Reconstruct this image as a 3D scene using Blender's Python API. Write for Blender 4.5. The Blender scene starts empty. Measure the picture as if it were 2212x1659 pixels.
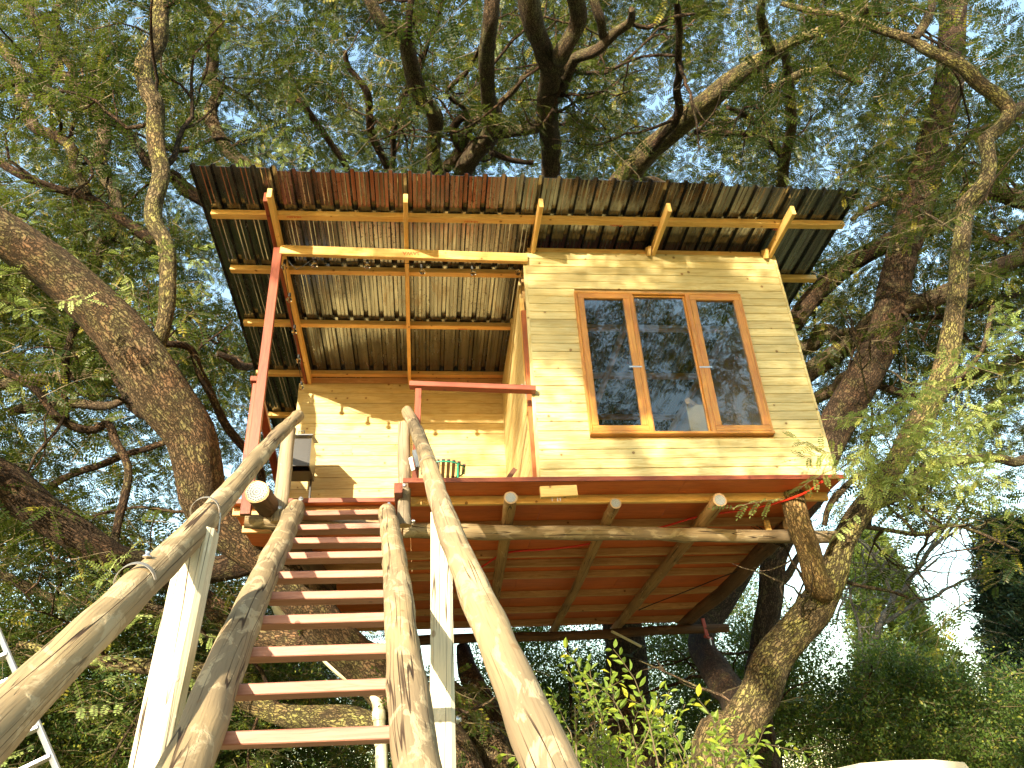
import bpy, math
import numpy as np
from mathutils import Vector, Matrix

SC = bpy.context.scene
COL = SC.collection
R = np.random.RandomState(7)

# ------------------------------------------------------------------ camera
F_PX, W_PX, H_PX = 1712.0, 2212.0, 1659.0
PITCH, ROLL, YAW, EYE = math.radians(30.6), math.radians(-3.4), math.radians(7.1), 1.6
_fw = np.array([math.sin(YAW) * math.cos(PITCH), math.cos(YAW) * math.cos(PITCH), math.sin(PITCH)])
_r0 = np.array([math.cos(YAW), -math.sin(YAW), 0.0])
_u0 = np.cross(_r0, _fw)
_rt = math.cos(ROLL) * _r0 + math.sin(ROLL) * _u0
_up = -math.sin(ROLL) * _r0 + math.cos(ROLL) * _u0
cam_data = bpy.data.cameras.new('camera')
cam = bpy.data.objects.new('camera', cam_data)
COL.objects.link(cam)
cam.matrix_world = Matrix(((_rt[0], _up[0], -_fw[0], 0), (_rt[1], _up[1], -_fw[1], 0), (_rt[2], _up[2], -_fw[2], EYE), (0, 0, 0, 1)))
cam_data.sensor_width = 36.0
cam_data.lens = 36.0 * F_PX / W_PX
cam_data.clip_start, cam_data.clip_end = 0.05, 1000.0
SC.camera = cam

# ------------------------------------------------------------------ sky, sun, exposure
SUN = np.array([0.42, 0.86, -0.205]); SUN = SUN / np.linalg.norm(SUN)      # direction the sunlight travels
world = bpy.data.worlds.new('World')
SC.world = world
world.use_nodes = True
wn = world.node_tree
wn.nodes.clear()
w_sky = wn.nodes.new('ShaderNodeTexSky'); w_sky.sky_type = 'NISHITA'; w_sky.sun_disc = False
w_sky.sun_elevation = math.asin(-SUN[2]); w_sky.sun_rotation = math.atan2(-SUN[0], -SUN[1])
w_sky.dust_density = 0.8; w_sky.air_density = 1.6; w_sky.ozone_density = 2.0
w_bg = wn.nodes.new('ShaderNodeBackground'); w_bg.inputs['Strength'].default_value = 0.15
w_out = wn.nodes.new('ShaderNodeOutputWorld')
wn.links.new(w_sky.outputs[0], w_bg.inputs[0]); wn.links.new(w_bg.outputs[0], w_out.inputs[0])
sun_d = bpy.data.lights.new('sun', 'SUN'); sun_d.energy = 3.3; sun_d.angle = math.radians(0.5); sun_d.color = (1.0, 0.86, 0.62)
sun = bpy.data.objects.new('sun', sun_d); COL.objects.link(sun)
sun.rotation_euler = Vector(SUN).to_track_quat('-Z', 'Y').to_euler()
SC.view_settings.view_transform = 'Standard'
SC.view_settings.look = 'None'
SC.view_settings.exposure = 2.22
SC.view_settings.gamma = 1.0
SC.view_settings.use_curve_mapping = False
SC.render.engine = 'CYCLES'
SC.cycles.max_bounces = 7
SC.cycles.transparent_max_bounces = 8
SC.cycles.diffuse_bounces = 3

# ------------------------------------------------------------------ measuring helpers (image measurement -> world point on a known plane)
EYEP = np.array([0, 0, EYE])
def ray(x, y):
    v = _fw * F_PX + _rt * (x - W_PX / 2) - _up * (y - H_PX / 2)
    return v / np.linalg.norm(v)
def atY(x, y, Y):
    v = ray(x, y); return EYEP + v * (Y / v[1])
def atZ(x, y, Z):
    v = ray(x, y); return EYEP + v * ((Z - EYE) / v[2])
def atP(x, y, a, b):                       # plane z = a + b*Y
    v = ray(x, y); t = (a - EYE) / (v[2] - b * v[1]); return EYEP + v * t
def axial(p): return float((np.asarray(p) - EYEP) @ _fw)
def rad(p, px): return px * axial(p) / F_PX
def pix(P):
    P = np.atleast_2d(P) - EYEP; d = P @ _fw
    return np.stack([W_PX / 2 + F_PX * (P @ _rt) / np.where(np.abs(d) < 1e-6, 1e-6, d), H_PX / 2 - F_PX * (P @ _up) / np.where(np.abs(d) < 1e-6, 1e-6, d), d], 1)

# ------------------------------------------------------------------ materials
class NT:
    def __init__(self, name, disp=False):
        self.m = bpy.data.materials.new(name); self.m.use_nodes = True
        self.t = self.m.node_tree; self.t.nodes.clear()
        self.out = self.n('ShaderNodeOutputMaterial')
    def n(self, kind, **kw):
        nd = self.t.nodes.new(kind)
        for k, v in kw.items():
            if hasattr(nd, k) and k not in nd.inputs: setattr(nd, k, v)
        return nd
    def l(self, a, b): self.t.links.new(a, b)
    def set(self, nd, key, v):
        if hasattr(v, 'is_output'): self.l(v, nd.inputs[key])
        else: nd.inputs[key].default_value = v
    def attr(self, name, out='Vector'):
        a = self.n('ShaderNodeAttribute'); a.attribute_name = name; return a.outputs[out]
    def vmul(self, v, s):
        a = self.n('ShaderNodeVectorMath'); a.operation = 'MULTIPLY'; self.l(v, a.inputs[0]); a.inputs[1].default_value = s; return a.outputs[0]
    def vadd(self, v, w):
        a = self.n('ShaderNodeVectorMath'); a.operation = 'ADD'; self.l(v, a.inputs[0]); self.set(a, 1, w); return a.outputs[0]
    def noise(self, v, scale=1.0, detail=3.0, rough=0.55, dist=0.0, col=False):
        a = self.n('ShaderNodeTexNoise'); self.l(v, a.inputs['Vector']); a.inputs['Scale'].default_value = scale
        a.inputs['Detail'].default_value = detail; a.inputs['Roughness'].default_value = rough; a.inputs['Distortion'].default_value = dist
        return a.outputs['Color' if col else 'Fac']
    def voro(self, v, scale=1.0, feature='F1', out='Distance', rnd=1.0):
        a = self.n('ShaderNodeTexVoronoi'); a.feature = feature; self.l(v, a.inputs['Vector']); a.inputs['Scale'].default_value = scale
        a.inputs['Randomness'].default_value = rnd; return a.outputs[out]
    def math(self, op, a, b=0.0, clamp=False):
        m = self.n('ShaderNodeMath'); m.operation = op; m.use_clamp = clamp; self.set(m, 0, a); self.set(m, 1, b); return m.outputs[0]
    def step(self, v, lo, hi, a=0.0, b=1.0):
        m = self.n('ShaderNodeMapRange'); m.interpolation_type = 'SMOOTHSTEP'
        self.set(m, 0, v); m.inputs[1].default_value = lo; m.inputs[2].default_value = hi; m.inputs[3].default_value = a; m.inputs[4].default_value = b
        return m.outputs[0]
    def mix(self, f, a, b):
        m = self.n('ShaderNodeMix'); m.data_type = 'RGBA'; self.set(m, 0, f)
        for k, v in ((6, a), (7, b)):
            if hasattr(v, 'is_output'): self.l(v, m.inputs[k])
            else: m.inputs[k].default_value = (v[0], v[1], v[2], 1)
        return m.outputs[2]
    def mul(self, c, f):
        m = self.n('ShaderNodeVectorMath'); m.operation = 'SCALE'; self.l(c, m.inputs[0]); self.set(m, 'Scale', f); return m.outputs[0]
    def bump(self, h, strength=0.5, dist=0.01):
        b = self.n('ShaderNodeBump'); b.inputs['Strength'].default_value = strength; b.inputs['Distance'].default_value = dist; self.l(h, b.inputs['Height']); return b.outputs[0]
    def bsdf(self, col, rough=0.6, metal=0.0, normal=None, spec=0.5, **kw):
        p = self.n('ShaderNodeBsdfPrincipled')
        if hasattr(col, 'is_output'): self.l(col, p.inputs['Base Color'])
        else: p.inputs['Base Color'].default_value = (*col, 1)
        self.set(p, 'Roughness', rough); self.set(p, 'Metallic', metal); p.inputs['Specular IOR Level'].default_value = spec
        if normal is not None: self.l(normal, p.inputs['Normal'])
        for k, v in kw.items(): self.set(p, k, v)
        return p.outputs[0]
    def done(self, s): self.l(s, self.out.inputs[0]); return self.m

def rnd_obj(t):
    o = t.n('ShaderNodeObjectInfo'); return o.outputs['Random']

def wood(name, light, dark, knot, vary=0.25, rough=0.55, knots=1.0, spec=0.4):
    t = NT(name); g = t.attr('g')
    warp = t.noise(t.vmul(g, (1.5, 6, 6)), 1.0, 2, 0.5, 0, True)
    gv = t.vadd(t.vmul(g, (1.1, 20, 20)), t.vmul(warp, (1.6, 1.6, 1.6)))
    rings = t.noise(gv, 2.2, 3, 0.6, 1.2)
    fine = t.noise(t.vmul(g, (10, 260, 260)), 1.0, 2, 0.6)
    c = t.mix(t.step(rings, 0.36, 0.68), light, dark)
    c = t.mix(t.math('MULTIPLY', t.step(fine, 0.5, 0.8), 0.3), c, dark)
    kv = t.voro(t.vadd(g, t.vmul(warp, (0.05, 0.03, 0.03))), 6.2)
    c = t.mix(t.math('MULTIPLY', t.step(kv, 0.22, 0.08), 0.5 * knots), c, dark)
    c = t.mix(t.math('MULTIPLY', t.step(kv, 0.105, 0.07), 0.85 * knots), c, knot)
    blotch = t.noise(t.vmul(g, (2.2, 5, 5)), 1.0, 4, 0.6)
    r = rnd_obj(t)
    v = t.math('ADD', t.math('MULTIPLY', r, vary), 1.0 - vary * 0.6)
    v = t.math('MULTIPLY', v, t.step(blotch, 0.25, 0.75, 0.86, 1.12))
    c = t.mul(c, v)
    return t.done(t.bsdf(c, rough, 0, t.bump(t.math('ADD', fine, rings), 0.25, 0.002), spec))

PINE = wood('pine_beam', (0.74, 0.50, 0.18), (0.63, 0.37, 0.10), (0.20, 0.08, 0.02))
PLANK = wood('treated_plank', (0.68, 0.585, 0.30), (0.56, 0.43, 0.17), (0.20, 0.10, 0.03), 0.3, knots=1.0)
PLANK2 = wood('treated_wall_board', (0.63, 0.52, 0.25), (0.52, 0.38, 0.14), (0.22, 0.10, 0.03), 0.26)
JOIST = wood('rough_joist', (0.58, 0.34, 0.14), (0.44, 0.23, 0.08), (0.14, 0.05, 0.02))
STAIN = wood('red_stained_timber', (0.27, 0.068, 0.030), (0.19, 0.04, 0.018), (0.12, 0.02, 0.01), 0.2, 0.45)
TREAD = wood('stained_tread', (0.42, 0.195, 0.14), (0.32, 0.125, 0.085), (0.14, 0.04, 0.02), 0.2, 0.5)
PLY = wood('red_stained_plywood', (0.66, 0.165, 0.04), (0.56, 0.12, 0.028), (0.44, 0.08, 0.02), 0.16, 0.5, 0.3)
SASH = wood('varnished_window_timber', (0.60, 0.29, 0.055), (0.48, 0.18, 0.035), (0.3, 0.09, 0.02), 0.12, 0.3, 0.2, 0.6)
JAMB = wood('varnished_door_timber', (0.40, 0.13, 0.04), (0.24, 0.07, 0.02), (0.12, 0.03, 0.01), 0.2, 0.35, 0.3, 0.6)
INNER = wood('inner_board', (0.55, 0.38, 0.17), (0.45, 0.27, 0.10), (0.2, 0.09, 0.03), 0.2)

def log_mat(name, pale, grey, patch, amount=0.5, greyness=0.5):
    t = NT(name); g = t.attr('g')
    n1 = t.noise(t.vmul(g, (5.0, 11, 11)), 1.0, 5, 0.6, 0.8)
    big = t.noise(t.vmul(g, (1.2, 2.5, 2.5)), 1.0, 2, 0.5)
    grain = t.noise(t.vmul(g, (6, 110, 110)), 1.0, 3, 0.6)
    c = t.mix(t.step(big, 0.35, 0.65), pale, grey)
    c = t.mix(t.math('MULTIPLY', t.step(grain, 0.45, 0.75), 0.45), c, tuple(0.5 * x for x in grey))
    c = t.mix(t.math('MULTIPLY', t.step(n1, 0.60 - 0.09 * amount, 0.66 - 0.09 * amount), 0.75), c, patch)
    cr = t.noise(t.vmul(g, (0.30, 9, 9)), 1.0, 2, 0.4, 0.0)
    crack = t.step(t.math('ABSOLUTE', t.math('SUBTRACT', cr, 0.5)), 0.001, 0.006)
    crack = t.math('MAXIMUM', crack, t.step(t.noise(t.vmul(g, (0.8, 4, 4)), 1.0, 1), 0.50, 0.56))
    cr2 = t.noise(t.vmul(g, (0.6, 26, 26)), 1.0, 1, 0.4)
    crack2 = t.step(t.math('ABSOLUTE', t.math('SUBTRACT', cr2, 0.5)), 0.004, 0.016)
    gate = t.step(t.noise(t.vmul(g, (2, 6, 6)), 1.0, 1), 0.42, 0.58)
    crack2 = t.math('MAXIMUM', crack2, gate)
    cc = t.math('MULTIPLY', crack, crack2)
    c = t.mix(cc, (0.05, 0.03, 0.018), c)
    kv = t.voro(t.vmul(g, (3.4, 5, 5)), 1.0)
    c = t.mix(t.math('MULTIPLY', t.step(kv, 0.085, 0.05), 0.6), c, (0.20, 0.11, 0.05))
    h = t.math('ADD', t.math('MULTIPLY', cc, 1.0), t.math('MULTIPLY', grain, 0.35))
    h = t.math('ADD', h, t.math('MULTIPLY', t.step(n1, 0.58, 0.64), 0.3))
    return t.done(t.bsdf(c, 0.75, 0, t.bump(h, 0.9, 0.006), 0.3))

LOG = log_mat('weathered_pole', (0.34, 0.25, 0.135), (0.235, 0.175, 0.105), (0.46, 0.365, 0.225), 0.8)
LOG_GREY = log_mat('grey_weathered_pole', (0.34, 0.27, 0.18), (0.21, 0.17, 0.12), (0.45, 0.37, 0.26), 0.25)
LOG_BROWN = log_mat('brown_bearer_pole', (0.42, 0.25, 0.10), (0.30, 0.17, 0.075), (0.5, 0.33, 0.16), 0.1)
LOG_DARK = log_mat('dark_bearer_pole', (0.17, 0.09, 0.045), (0.10, 0.055, 0.03), (0.2, 0.11, 0.06), 0.1)
POST = log_mat('pale_squared_post', (0.70, 0.64, 0.49), (0.62, 0.57, 0.44), (0.76, 0.71, 0.58), 0.2)

def bark_mat(name, plate, warm, lichen, lich=0.5, scale=1.0):
    t = NT(name); g = t.attr('g')
    wob = t.noise(t.vmul(g, (9, 14, 14)), 1.0, 4, 0.65, 0, True)
    gv = t.vadd(t.vmul(g, (13 * scale, 34 * scale, 34 * scale)), t.vmul(wob, (3.4, 3.4, 3.4)))
    e = t.voro(gv, 1.0, 'DISTANCE_TO_EDGE')
    plates = t.step(e, 0.0, 0.20)
    cellc = t.voro(gv, 1.0, 'F1', 'Color')
    sep = t.n('ShaderNodeSeparateColor'); t.l(cellc, sep.inputs[0])
    fine = t.noise(t.vmul(g, (45, 130, 130)), 1.0, 4, 0.7)
    ridge = t.noise(t.vmul(g, (5 * scale, 22 * scale, 22 * scale)), 1.0, 4, 0.6, 0.6)
    c = t.mix(t.step(t.noise(g, 2.3, 3), 0.35, 0.68), plate, warm)
    c = t.mix(t.math('MULTIPLY', t.step(t.noise(g, 5.0, 6, 0.7), 0.52 - 0.12 * lich, 0.66 - 0.05 * lich), 0.7), c, lichen)
    c = t.mul(c, t.math('ADD', t.math('MULTIPLY', sep.outputs[0], 0.35), 0.80))
    c = t.mul(c, t.step(fine, 0.25, 0.8, 0.62, 1.3))
    c = t.mul(c, t.step(ridge, 0.36, 0.55, 0.5, 1.1))
    c = t.mix(plates, tuple(0.28 * x for x in plate), c)
    h = t.math('ADD', t.math('MULTIPLY', plates, 0.8), t.math('ADD', t.math('MULTIPLY', fine, 0.4), t.math('MULTIPLY', ridge, 1.2)))
    return t.done(t.bsdf(c, 0.9, 0, t.bump(h, 1.0, 0.016 / scale), 0.2))

BARK = bark_mat('bark_ridged', (0.155, 0.108, 0.062), (0.20, 0.115, 0.062), (0.22, 0.205, 0.085), 0.45)
BARK_MOSS = bark_mat('bark_mossy', (0.17, 0.13, 0.075), (0.22, 0.15, 0.075), (0.30, 0.29, 0.085), 0.9)
BARK_DARK = bark_mat('bark_dark', (0.08, 0.052, 0.032), (0.105, 0.058, 0.033), (0.12, 0.11, 0.045), 0.3)
BARK_FINE = bark_mat('bark_fine', (0.11, 0.08, 0.05), (0.17, 0.11, 0.07), (0.22, 0.21, 0.09), 0.6, 2.0)
BARK_TAN = bark_mat('bark_worn_tan', (0.36, 0.23, 0.10), (0.44, 0.29, 0.13), (0.30, 0.25, 0.09), 0.3, 1.3)
BARK_GREY = bark_mat('bark_pale_grey', (0.30, 0.28, 0.25), (0.24, 0.21, 0.18), (0.36, 0.34, 0.27), 0.5, 2.0)

def cut_mat():
    t = NT('cut_wood_face'); g = t.attr('g')
    n = t.noise(t.vmul(g, (1, 30, 30)), 1.0, 3)
    return t.done(t.bsdf(t.mix(n, (0.55, 0.36, 0.18), (0.40, 0.24, 0.11)), 0.8))
CUT = cut_mat()

def leaf_mat(name, a, b, c3, trans, vein=False, tmix=0.35):
    t = NT(name)
    geo = t.n('ShaderNodeNewGeometry')
    isl = t.attr('tint', 'Fac')
    n = t.noise(geo.outputs['Position'], 0.9, 2, 0.5)
    n2 = t.noise(geo.outputs['Position'], 5.0, 1, 0.5)
    f = t.math('ADD', t.math('MULTIPLY', n, 1.3), t.math('SUBTRACT', t.math('MULTIPLY', isl, 0.5), 0.40))
    c = t.mix(t.step(f, 0.25, 0.75), a, b)
    c = t.mix(t.step(t.math('ADD', n2, t.math('MULTIPLY', isl, 0.35)), 0.80, 0.95), c, c3)
    p = t.bsdf(c, 0.45, 0, None, 0.28)
    tr = t.n('ShaderNodeBsdfTranslucent')
    t.l(t.mix(t.step(f, 0.2, 0.8), trans, tuple(min(1, 1.25 * x) for x in trans)), tr.inputs[0])
    m = t.n('ShaderNodeMixShader'); m.inputs[0].default_value = tmix; t.l(p, m.inputs[1]); t.l(tr.outputs[0], m.inputs[2])
    return t.done(m.outputs[0])

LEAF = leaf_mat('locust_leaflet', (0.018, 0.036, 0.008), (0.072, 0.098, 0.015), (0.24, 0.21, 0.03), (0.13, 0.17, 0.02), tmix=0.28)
LEAF_PAINTED_LIT = leaf_mat('painted_lit_locust_leaflet', (0.28, 0.36, 0.11), (0.40, 0.46, 0.16), (0.36, 0.36, 0.08), (0.30, 0.40, 0.08))  # same locust leaflet, brightened in colour to look sunlit
LEAF_SHRUB = leaf_mat('shrub_leaf', (0.13, 0.20, 0.035), (0.24, 0.31, 0.04), (0.45, 0.42, 0.04), (0.42, 0.52, 0.05))
LEAF_DARK = leaf_mat('conifer_needle', (0.018, 0.042, 0.026), (0.04, 0.08, 0.04), (0.09, 0.11, 0.05), (0.05, 0.09, 0.03), tmix=0.15)
LEAF_CYP = leaf_mat('cypress_scale_leaf', (0.20, 0.27, 0.05), (0.33, 0.39, 0.08), (0.42, 0.42, 0.10), (0.3, 0.4, 0.06), tmix=0.2)
LEAF_UNDER = leaf_mat('understorey_leaf', (0.03, 0.065, 0.016), (0.10, 0.16, 0.03), (0.30, 0.31, 0.05), (0.16, 0.24, 0.03), tmix=0.30)

def simple(name, col, rough=0.5, metal=0.0, spec=0.5, var=0.0, scale=20):
    t = NT(name)
    tc = t.n('ShaderNodeTexCoord')
    n = t.noise(tc.outputs['Object'], scale, 3)
    c = t.mix(n, tuple(x * (1 - var) for x in col), tuple(min(1, x * (1 + var)) for x in col))
    return t.done(t.bsdf(c, rough, metal, None, spec))
STEEL = simple('galvanised_steel', (0.62, 0.63, 0.64), 0.35, 0.9, var=0.15)
STRAP = simple('steel_strap', (0.45, 0.44, 0.42), 0.45, 0.7, var=0.2, scale=60)
BLACK = simple('black_powder_coat', (0.018, 0.016, 0.015), 0.32, 0.0, 0.6, 0.3)
BLACK_P = simple('black_rubber', (0.012, 0.012, 0.012), 0.5)
TEAL = simple('green_painted_steel', (0.02, 0.30, 0.20), 0.4)
DKSLAT = simple('dark_table_slat', (0.035, 0.02, 0.015), 0.5, var=0.3)
PVC = simple('cream_pipe', (0.66, 0.62, 0.42), 0.35, var=0.12, scale=6)
REDC = simple('red_cable_sheath', (0.62, 0.03, 0.012), 0.4)
REDP = simple('red_painted_iron', (0.36, 0.045, 0.02), 0.45, var=0.2)
DGREY = simple('grey_plastic_and_lit_lid', (0.12, 0.14, 0.17), 0.45)
LENS = simple('frosted_lens', (0.6, 0.62, 0.6), 0.25)
BRASS = simple('brass_cap', (0.45, 0.32, 0.12), 0.35, 0.9)
ALU = simple('worn_aluminium', (0.55, 0.56, 0.58), 0.38, 0.8, var=0.25, scale=40)
CREAM = simple('cream_board_top', (0.62, 0.56, 0.42), 0.6, var=0.06, scale=8)
INK = simple('red_stamp_ink', (0.55, 0.09, 0.03), 0.7)

def glass_mat():
    t = NT('window_glass')
    fr = t.n('ShaderNodeFresnel'); fr.inputs[0].default_value = 1.5
    g = t.n('ShaderNodeBsdfGlossy'); g.inputs['Roughness'].default_value = 0.0
    tr = t.n('ShaderNodeBsdfTransparent'); tr.inputs[0].default_value = (0.93, 0.95, 0.93, 1)
    m = t.n('ShaderNodeMixShader'); t.l(t.math('ADD', t.math('MULTIPLY', fr.outputs[0], 0.95), 0.005, True), m.inputs[0]); t.l(tr.outputs[0], m.inputs[1]); t.l(g.outputs[0], m.inputs[2])
    return t.done(m.outputs[0])
GLASS = glass_mat()
def bulb_mat():
    t = NT('clear_bulb_glass')
    return t.done(t.bsdf((0.95, 0.95, 0.92), 0.03, 0, None, 0.5, **{'Transmission Weight': 1.0, 'IOR': 1.25}))
BULB = bulb_mat()

def roof_mat():
    t = NT('weathered_roof_sheet_painted_sheen'); g = t.attr('g')
    sheen_streak = t.noise(t.vmul(g, (0.35, 14, 0.0)), 1.0, 3, 0.6)  # light and dark streaks in the colour imitate mirrored sky and leaves
    blot = t.noise(t.vmul(g, (2.2, 5, 0.0)), 1.0, 5, 0.72, 0.4)
    c = t.mix(t.step(sheen_streak, 0.3, 0.7), (0.12, 0.13, 0.14), (0.27, 0.29, 0.31))
    c = t.mix(t.math('MULTIPLY', t.step(blot, 0.52, 0.66), 0.6), c, (0.15, 0.12, 0.09))
    spots = t.noise(t.vmul(g, (26, 32, 0)), 1.0, 4, 0.7)
    gate = t.step(t.noise(t.vmul(g, (0.9, 1.2, 0)), 1.0, 2), 0.45, 0.60)
    c = t.mix(t.math('MULTIPLY', t.math('MULTIPLY', t.step(spots, 0.57, 0.62), gate), 0.85), c, (0.03, 0.02, 0.015))
    r = rnd_obj(t)
    c = t.mul(c, t.math('ADD', t.math('MULTIPLY', r, 0.4), 0.8))
    rough = t.step(t.noise(t.vmul(g, (2.5, 16, 0)), 1.0, 4), 0.35, 0.7, 0.12, 0.30)
    h = t.noise(t.vmul(g, (1.6, 7, 0)), 1.0, 2)
    return t.done(t.bsdf(c, rough, 0.9, t.bump(h, 0.12, 0.004), 0.5))
ROOF = roof_mat()

def plate_mat():
    t = NT('perforated_nail_plate'); g = t.attr('g')      # g = (radius, angle, 0)
    s = t.n('ShaderNodeSeparateXYZ'); t.l(g, s.inputs[0])
    ring = t.math('ABSOLUTE', t.math('SUBTRACT', t.math('FRACT', t.math('MULTIPLY', s.outputs[0], 4.0)), 0.5))
    dash = t.math('FRACT', t.math('ADD', t.math('MULTIPLY', s.outputs[1], 2.6), t.math('MULTIPLY', t.math('FLOOR', t.math('MULTIPLY', s.outputs[0], 4.0)), 0.37)))
    hole = t.math('MULTIPLY', t.step(ring, 0.24, 0.16), t.step(dash, 0.28, 0.34))
    return t.done(t.bsdf(t.mix(hole, (0.36, 0.385, 0.39), (0.03, 0.03, 0.03)), 0.55, 0.0))
NAILP = plate_mat()

def ground_mat():
    t = NT('ground_soil'); geo = t.n('ShaderNodeNewGeometry'); p = geo.outputs['Position']
    n = t.noise(p, 0.6, 6, 0.65); n2 = t.noise(p, 9.0, 5, 0.7)
    c = t.mix(t.step(n, 0.4, 0.6), (0.36, 0.25, 0.13), (0.17, 0.20, 0.07))
    c = t.mul(c, t.step(n2, 0.2, 0.8, 0.6, 1.25))
    return t.done(t.bsdf(c, 0.95, 0, t.bump(n2, 0.6, 0.04), 0.2))
GROUND = ground_mat()

# ------------------------------------------------------------------ object helpers
def link(name, me, parent=None, mats=()):
    for m in mats: me.materials.append(m)
    o = bpy.data.objects.new(name, me); COL.objects.link(o)
    if parent is not None:
        o.parent = parent
        o.matrix_parent_inverse = BASE[parent.name].inverted()
    BASE[o.name] = Matrix.Identity(4)
    return o
BASE = {}
def thing(name, label, cat, loc, group=None):
    o = bpy.data.objects.new(name, None); COL.objects.link(o)
    o.location = tuple(float(v) for v in loc); o.empty_display_size = 0.2
    o['label'] = label; o['category'] = cat
    if group: o['group'] = group
    BASE[o.name] = Matrix.Translation(o.location)
    return o
def tag(o, label, cat, group=None, kind=None):
    o['label'] = label; o['category'] = cat
    if group: o['group'] = group
    if kind: o['kind'] = kind
    return o
def mesh(name, V, Fs, mats, parent=None, g=None, smooth=False, fm=None):
    me = bpy.data.meshes.new(name)
    me.from_pydata([tuple(map(float, v)) for v in V], [], [tuple(map(int, f)) for f in Fs])
    if g is not None:
        a = me.attributes.new('g', 'FLOAT_VECTOR', 'POINT'); a.data.foreach_set('vector', np.asarray(g, dtype=np.float32).ravel())
    if fm is not None: me.polygons.foreach_set('material_index', np.asarray(fm, dtype=np.int32))
    if smooth: me.polygons.foreach_set('use_smooth', np.ones(len(me.polygons), dtype=bool))
    me.update()
    return link(name, me, parent, mats if isinstance(mats, (list, tuple)) else (mats,))

def nrm(v): v = np.asarray(v, float); return v / (np.linalg.norm(v) + 1e-12)
def profile_bar(name, p0, p1, prof, side, upv, mat, parent=None, ends=True):
    """extrude the closed 2-D profile [(a,b)] (a along side, b along upv) from p0 to p1"""
    p0, p1 = np.asarray(p0, float), np.asarray(p1, float)
    L = np.linalg.norm(p1 - p0); n = len(prof); off = R.uniform(-50, 50, 3)
    V, G = [], []
    for p, s in ((p0, 0.0), (p1, L)):
        for a, b in prof:
            V.append(p + side * a + upv * b); G.append(off + (s, a, b))
    Fs = [(i, (i + 1) % n, n + (i + 1) % n, n + i) for i in range(n)]
    if ends: Fs += [tuple(range(n - 1, -1, -1)), tuple(range(n, 2 * n))]
    return mesh(name, V, Fs, mat, parent, G)
def beam(name, p0, p1, w, h, mat, parent=None, up=(0, 0, 1), ch=0.004, bow=0.0):
    p0, p1 = np.asarray(p0, float), np.asarray(p1, float)
    d = nrm(p1 - p0); s = nrm(np.cross(d, up)); u = np.cross(s, d)
    a, b, c = w / 2, h / 2, min(ch, w / 5, h / 5)
    prof = [(-a + c, -b), (a - c, -b), (a, -b + c), (a, b - c), (a - c, b), (-a + c, b), (-a, b - c), (-a, -b + c)]
    return profile_bar(name, p0, p1, prof, s, u, mat, parent)
def box(name, lo, hi, mat, parent=None):
    lo, hi = np.asarray(lo, float), np.asarray(hi, float)
    V = [(x, y, z) for x in (lo[0], hi[0]) for y in (lo[1], hi[1]) for z in (lo[2], hi[2])]
    Fs = [(0, 1, 3, 2), (4, 6, 7, 5), (0, 4, 5, 1), (2, 3, 7, 6), (0, 2, 6, 4), (1, 5, 7, 3)]
    off = R.uniform(-50, 50, 3)
    return mesh(name, V, Fs, mat, parent, [np.array(v) + off for v in V])

def smooth_path(P, rr, step):
    P = np.asarray(P, float); rr = np.asarray(rr, float)
    n = len(P); out, ro = [], []
    for i in range(n - 1):
        a = P[max(i - 1, 0)]; b = P[i]; c = P[i + 1]; d = P[min(i + 2, n - 1)]
        L = np.linalg.norm(c - b); k = max(1, int(round(L / max(step, 1e-3))))
        for j in range(k):
            t = j / k
            out.append(0.5 * ((2 * b) + (-a + c) * t + (2 * a - 5 * b + 4 * c - d) * t * t + (-a + 3 * b - 3 * c + d) * t ** 3))
            ro.append(rr[i] * (1 - t) + rr[i + 1] * t)
    out.append(P[-1]); ro.append(rr[-1])
    return np.array(out), np.array(ro)

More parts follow.
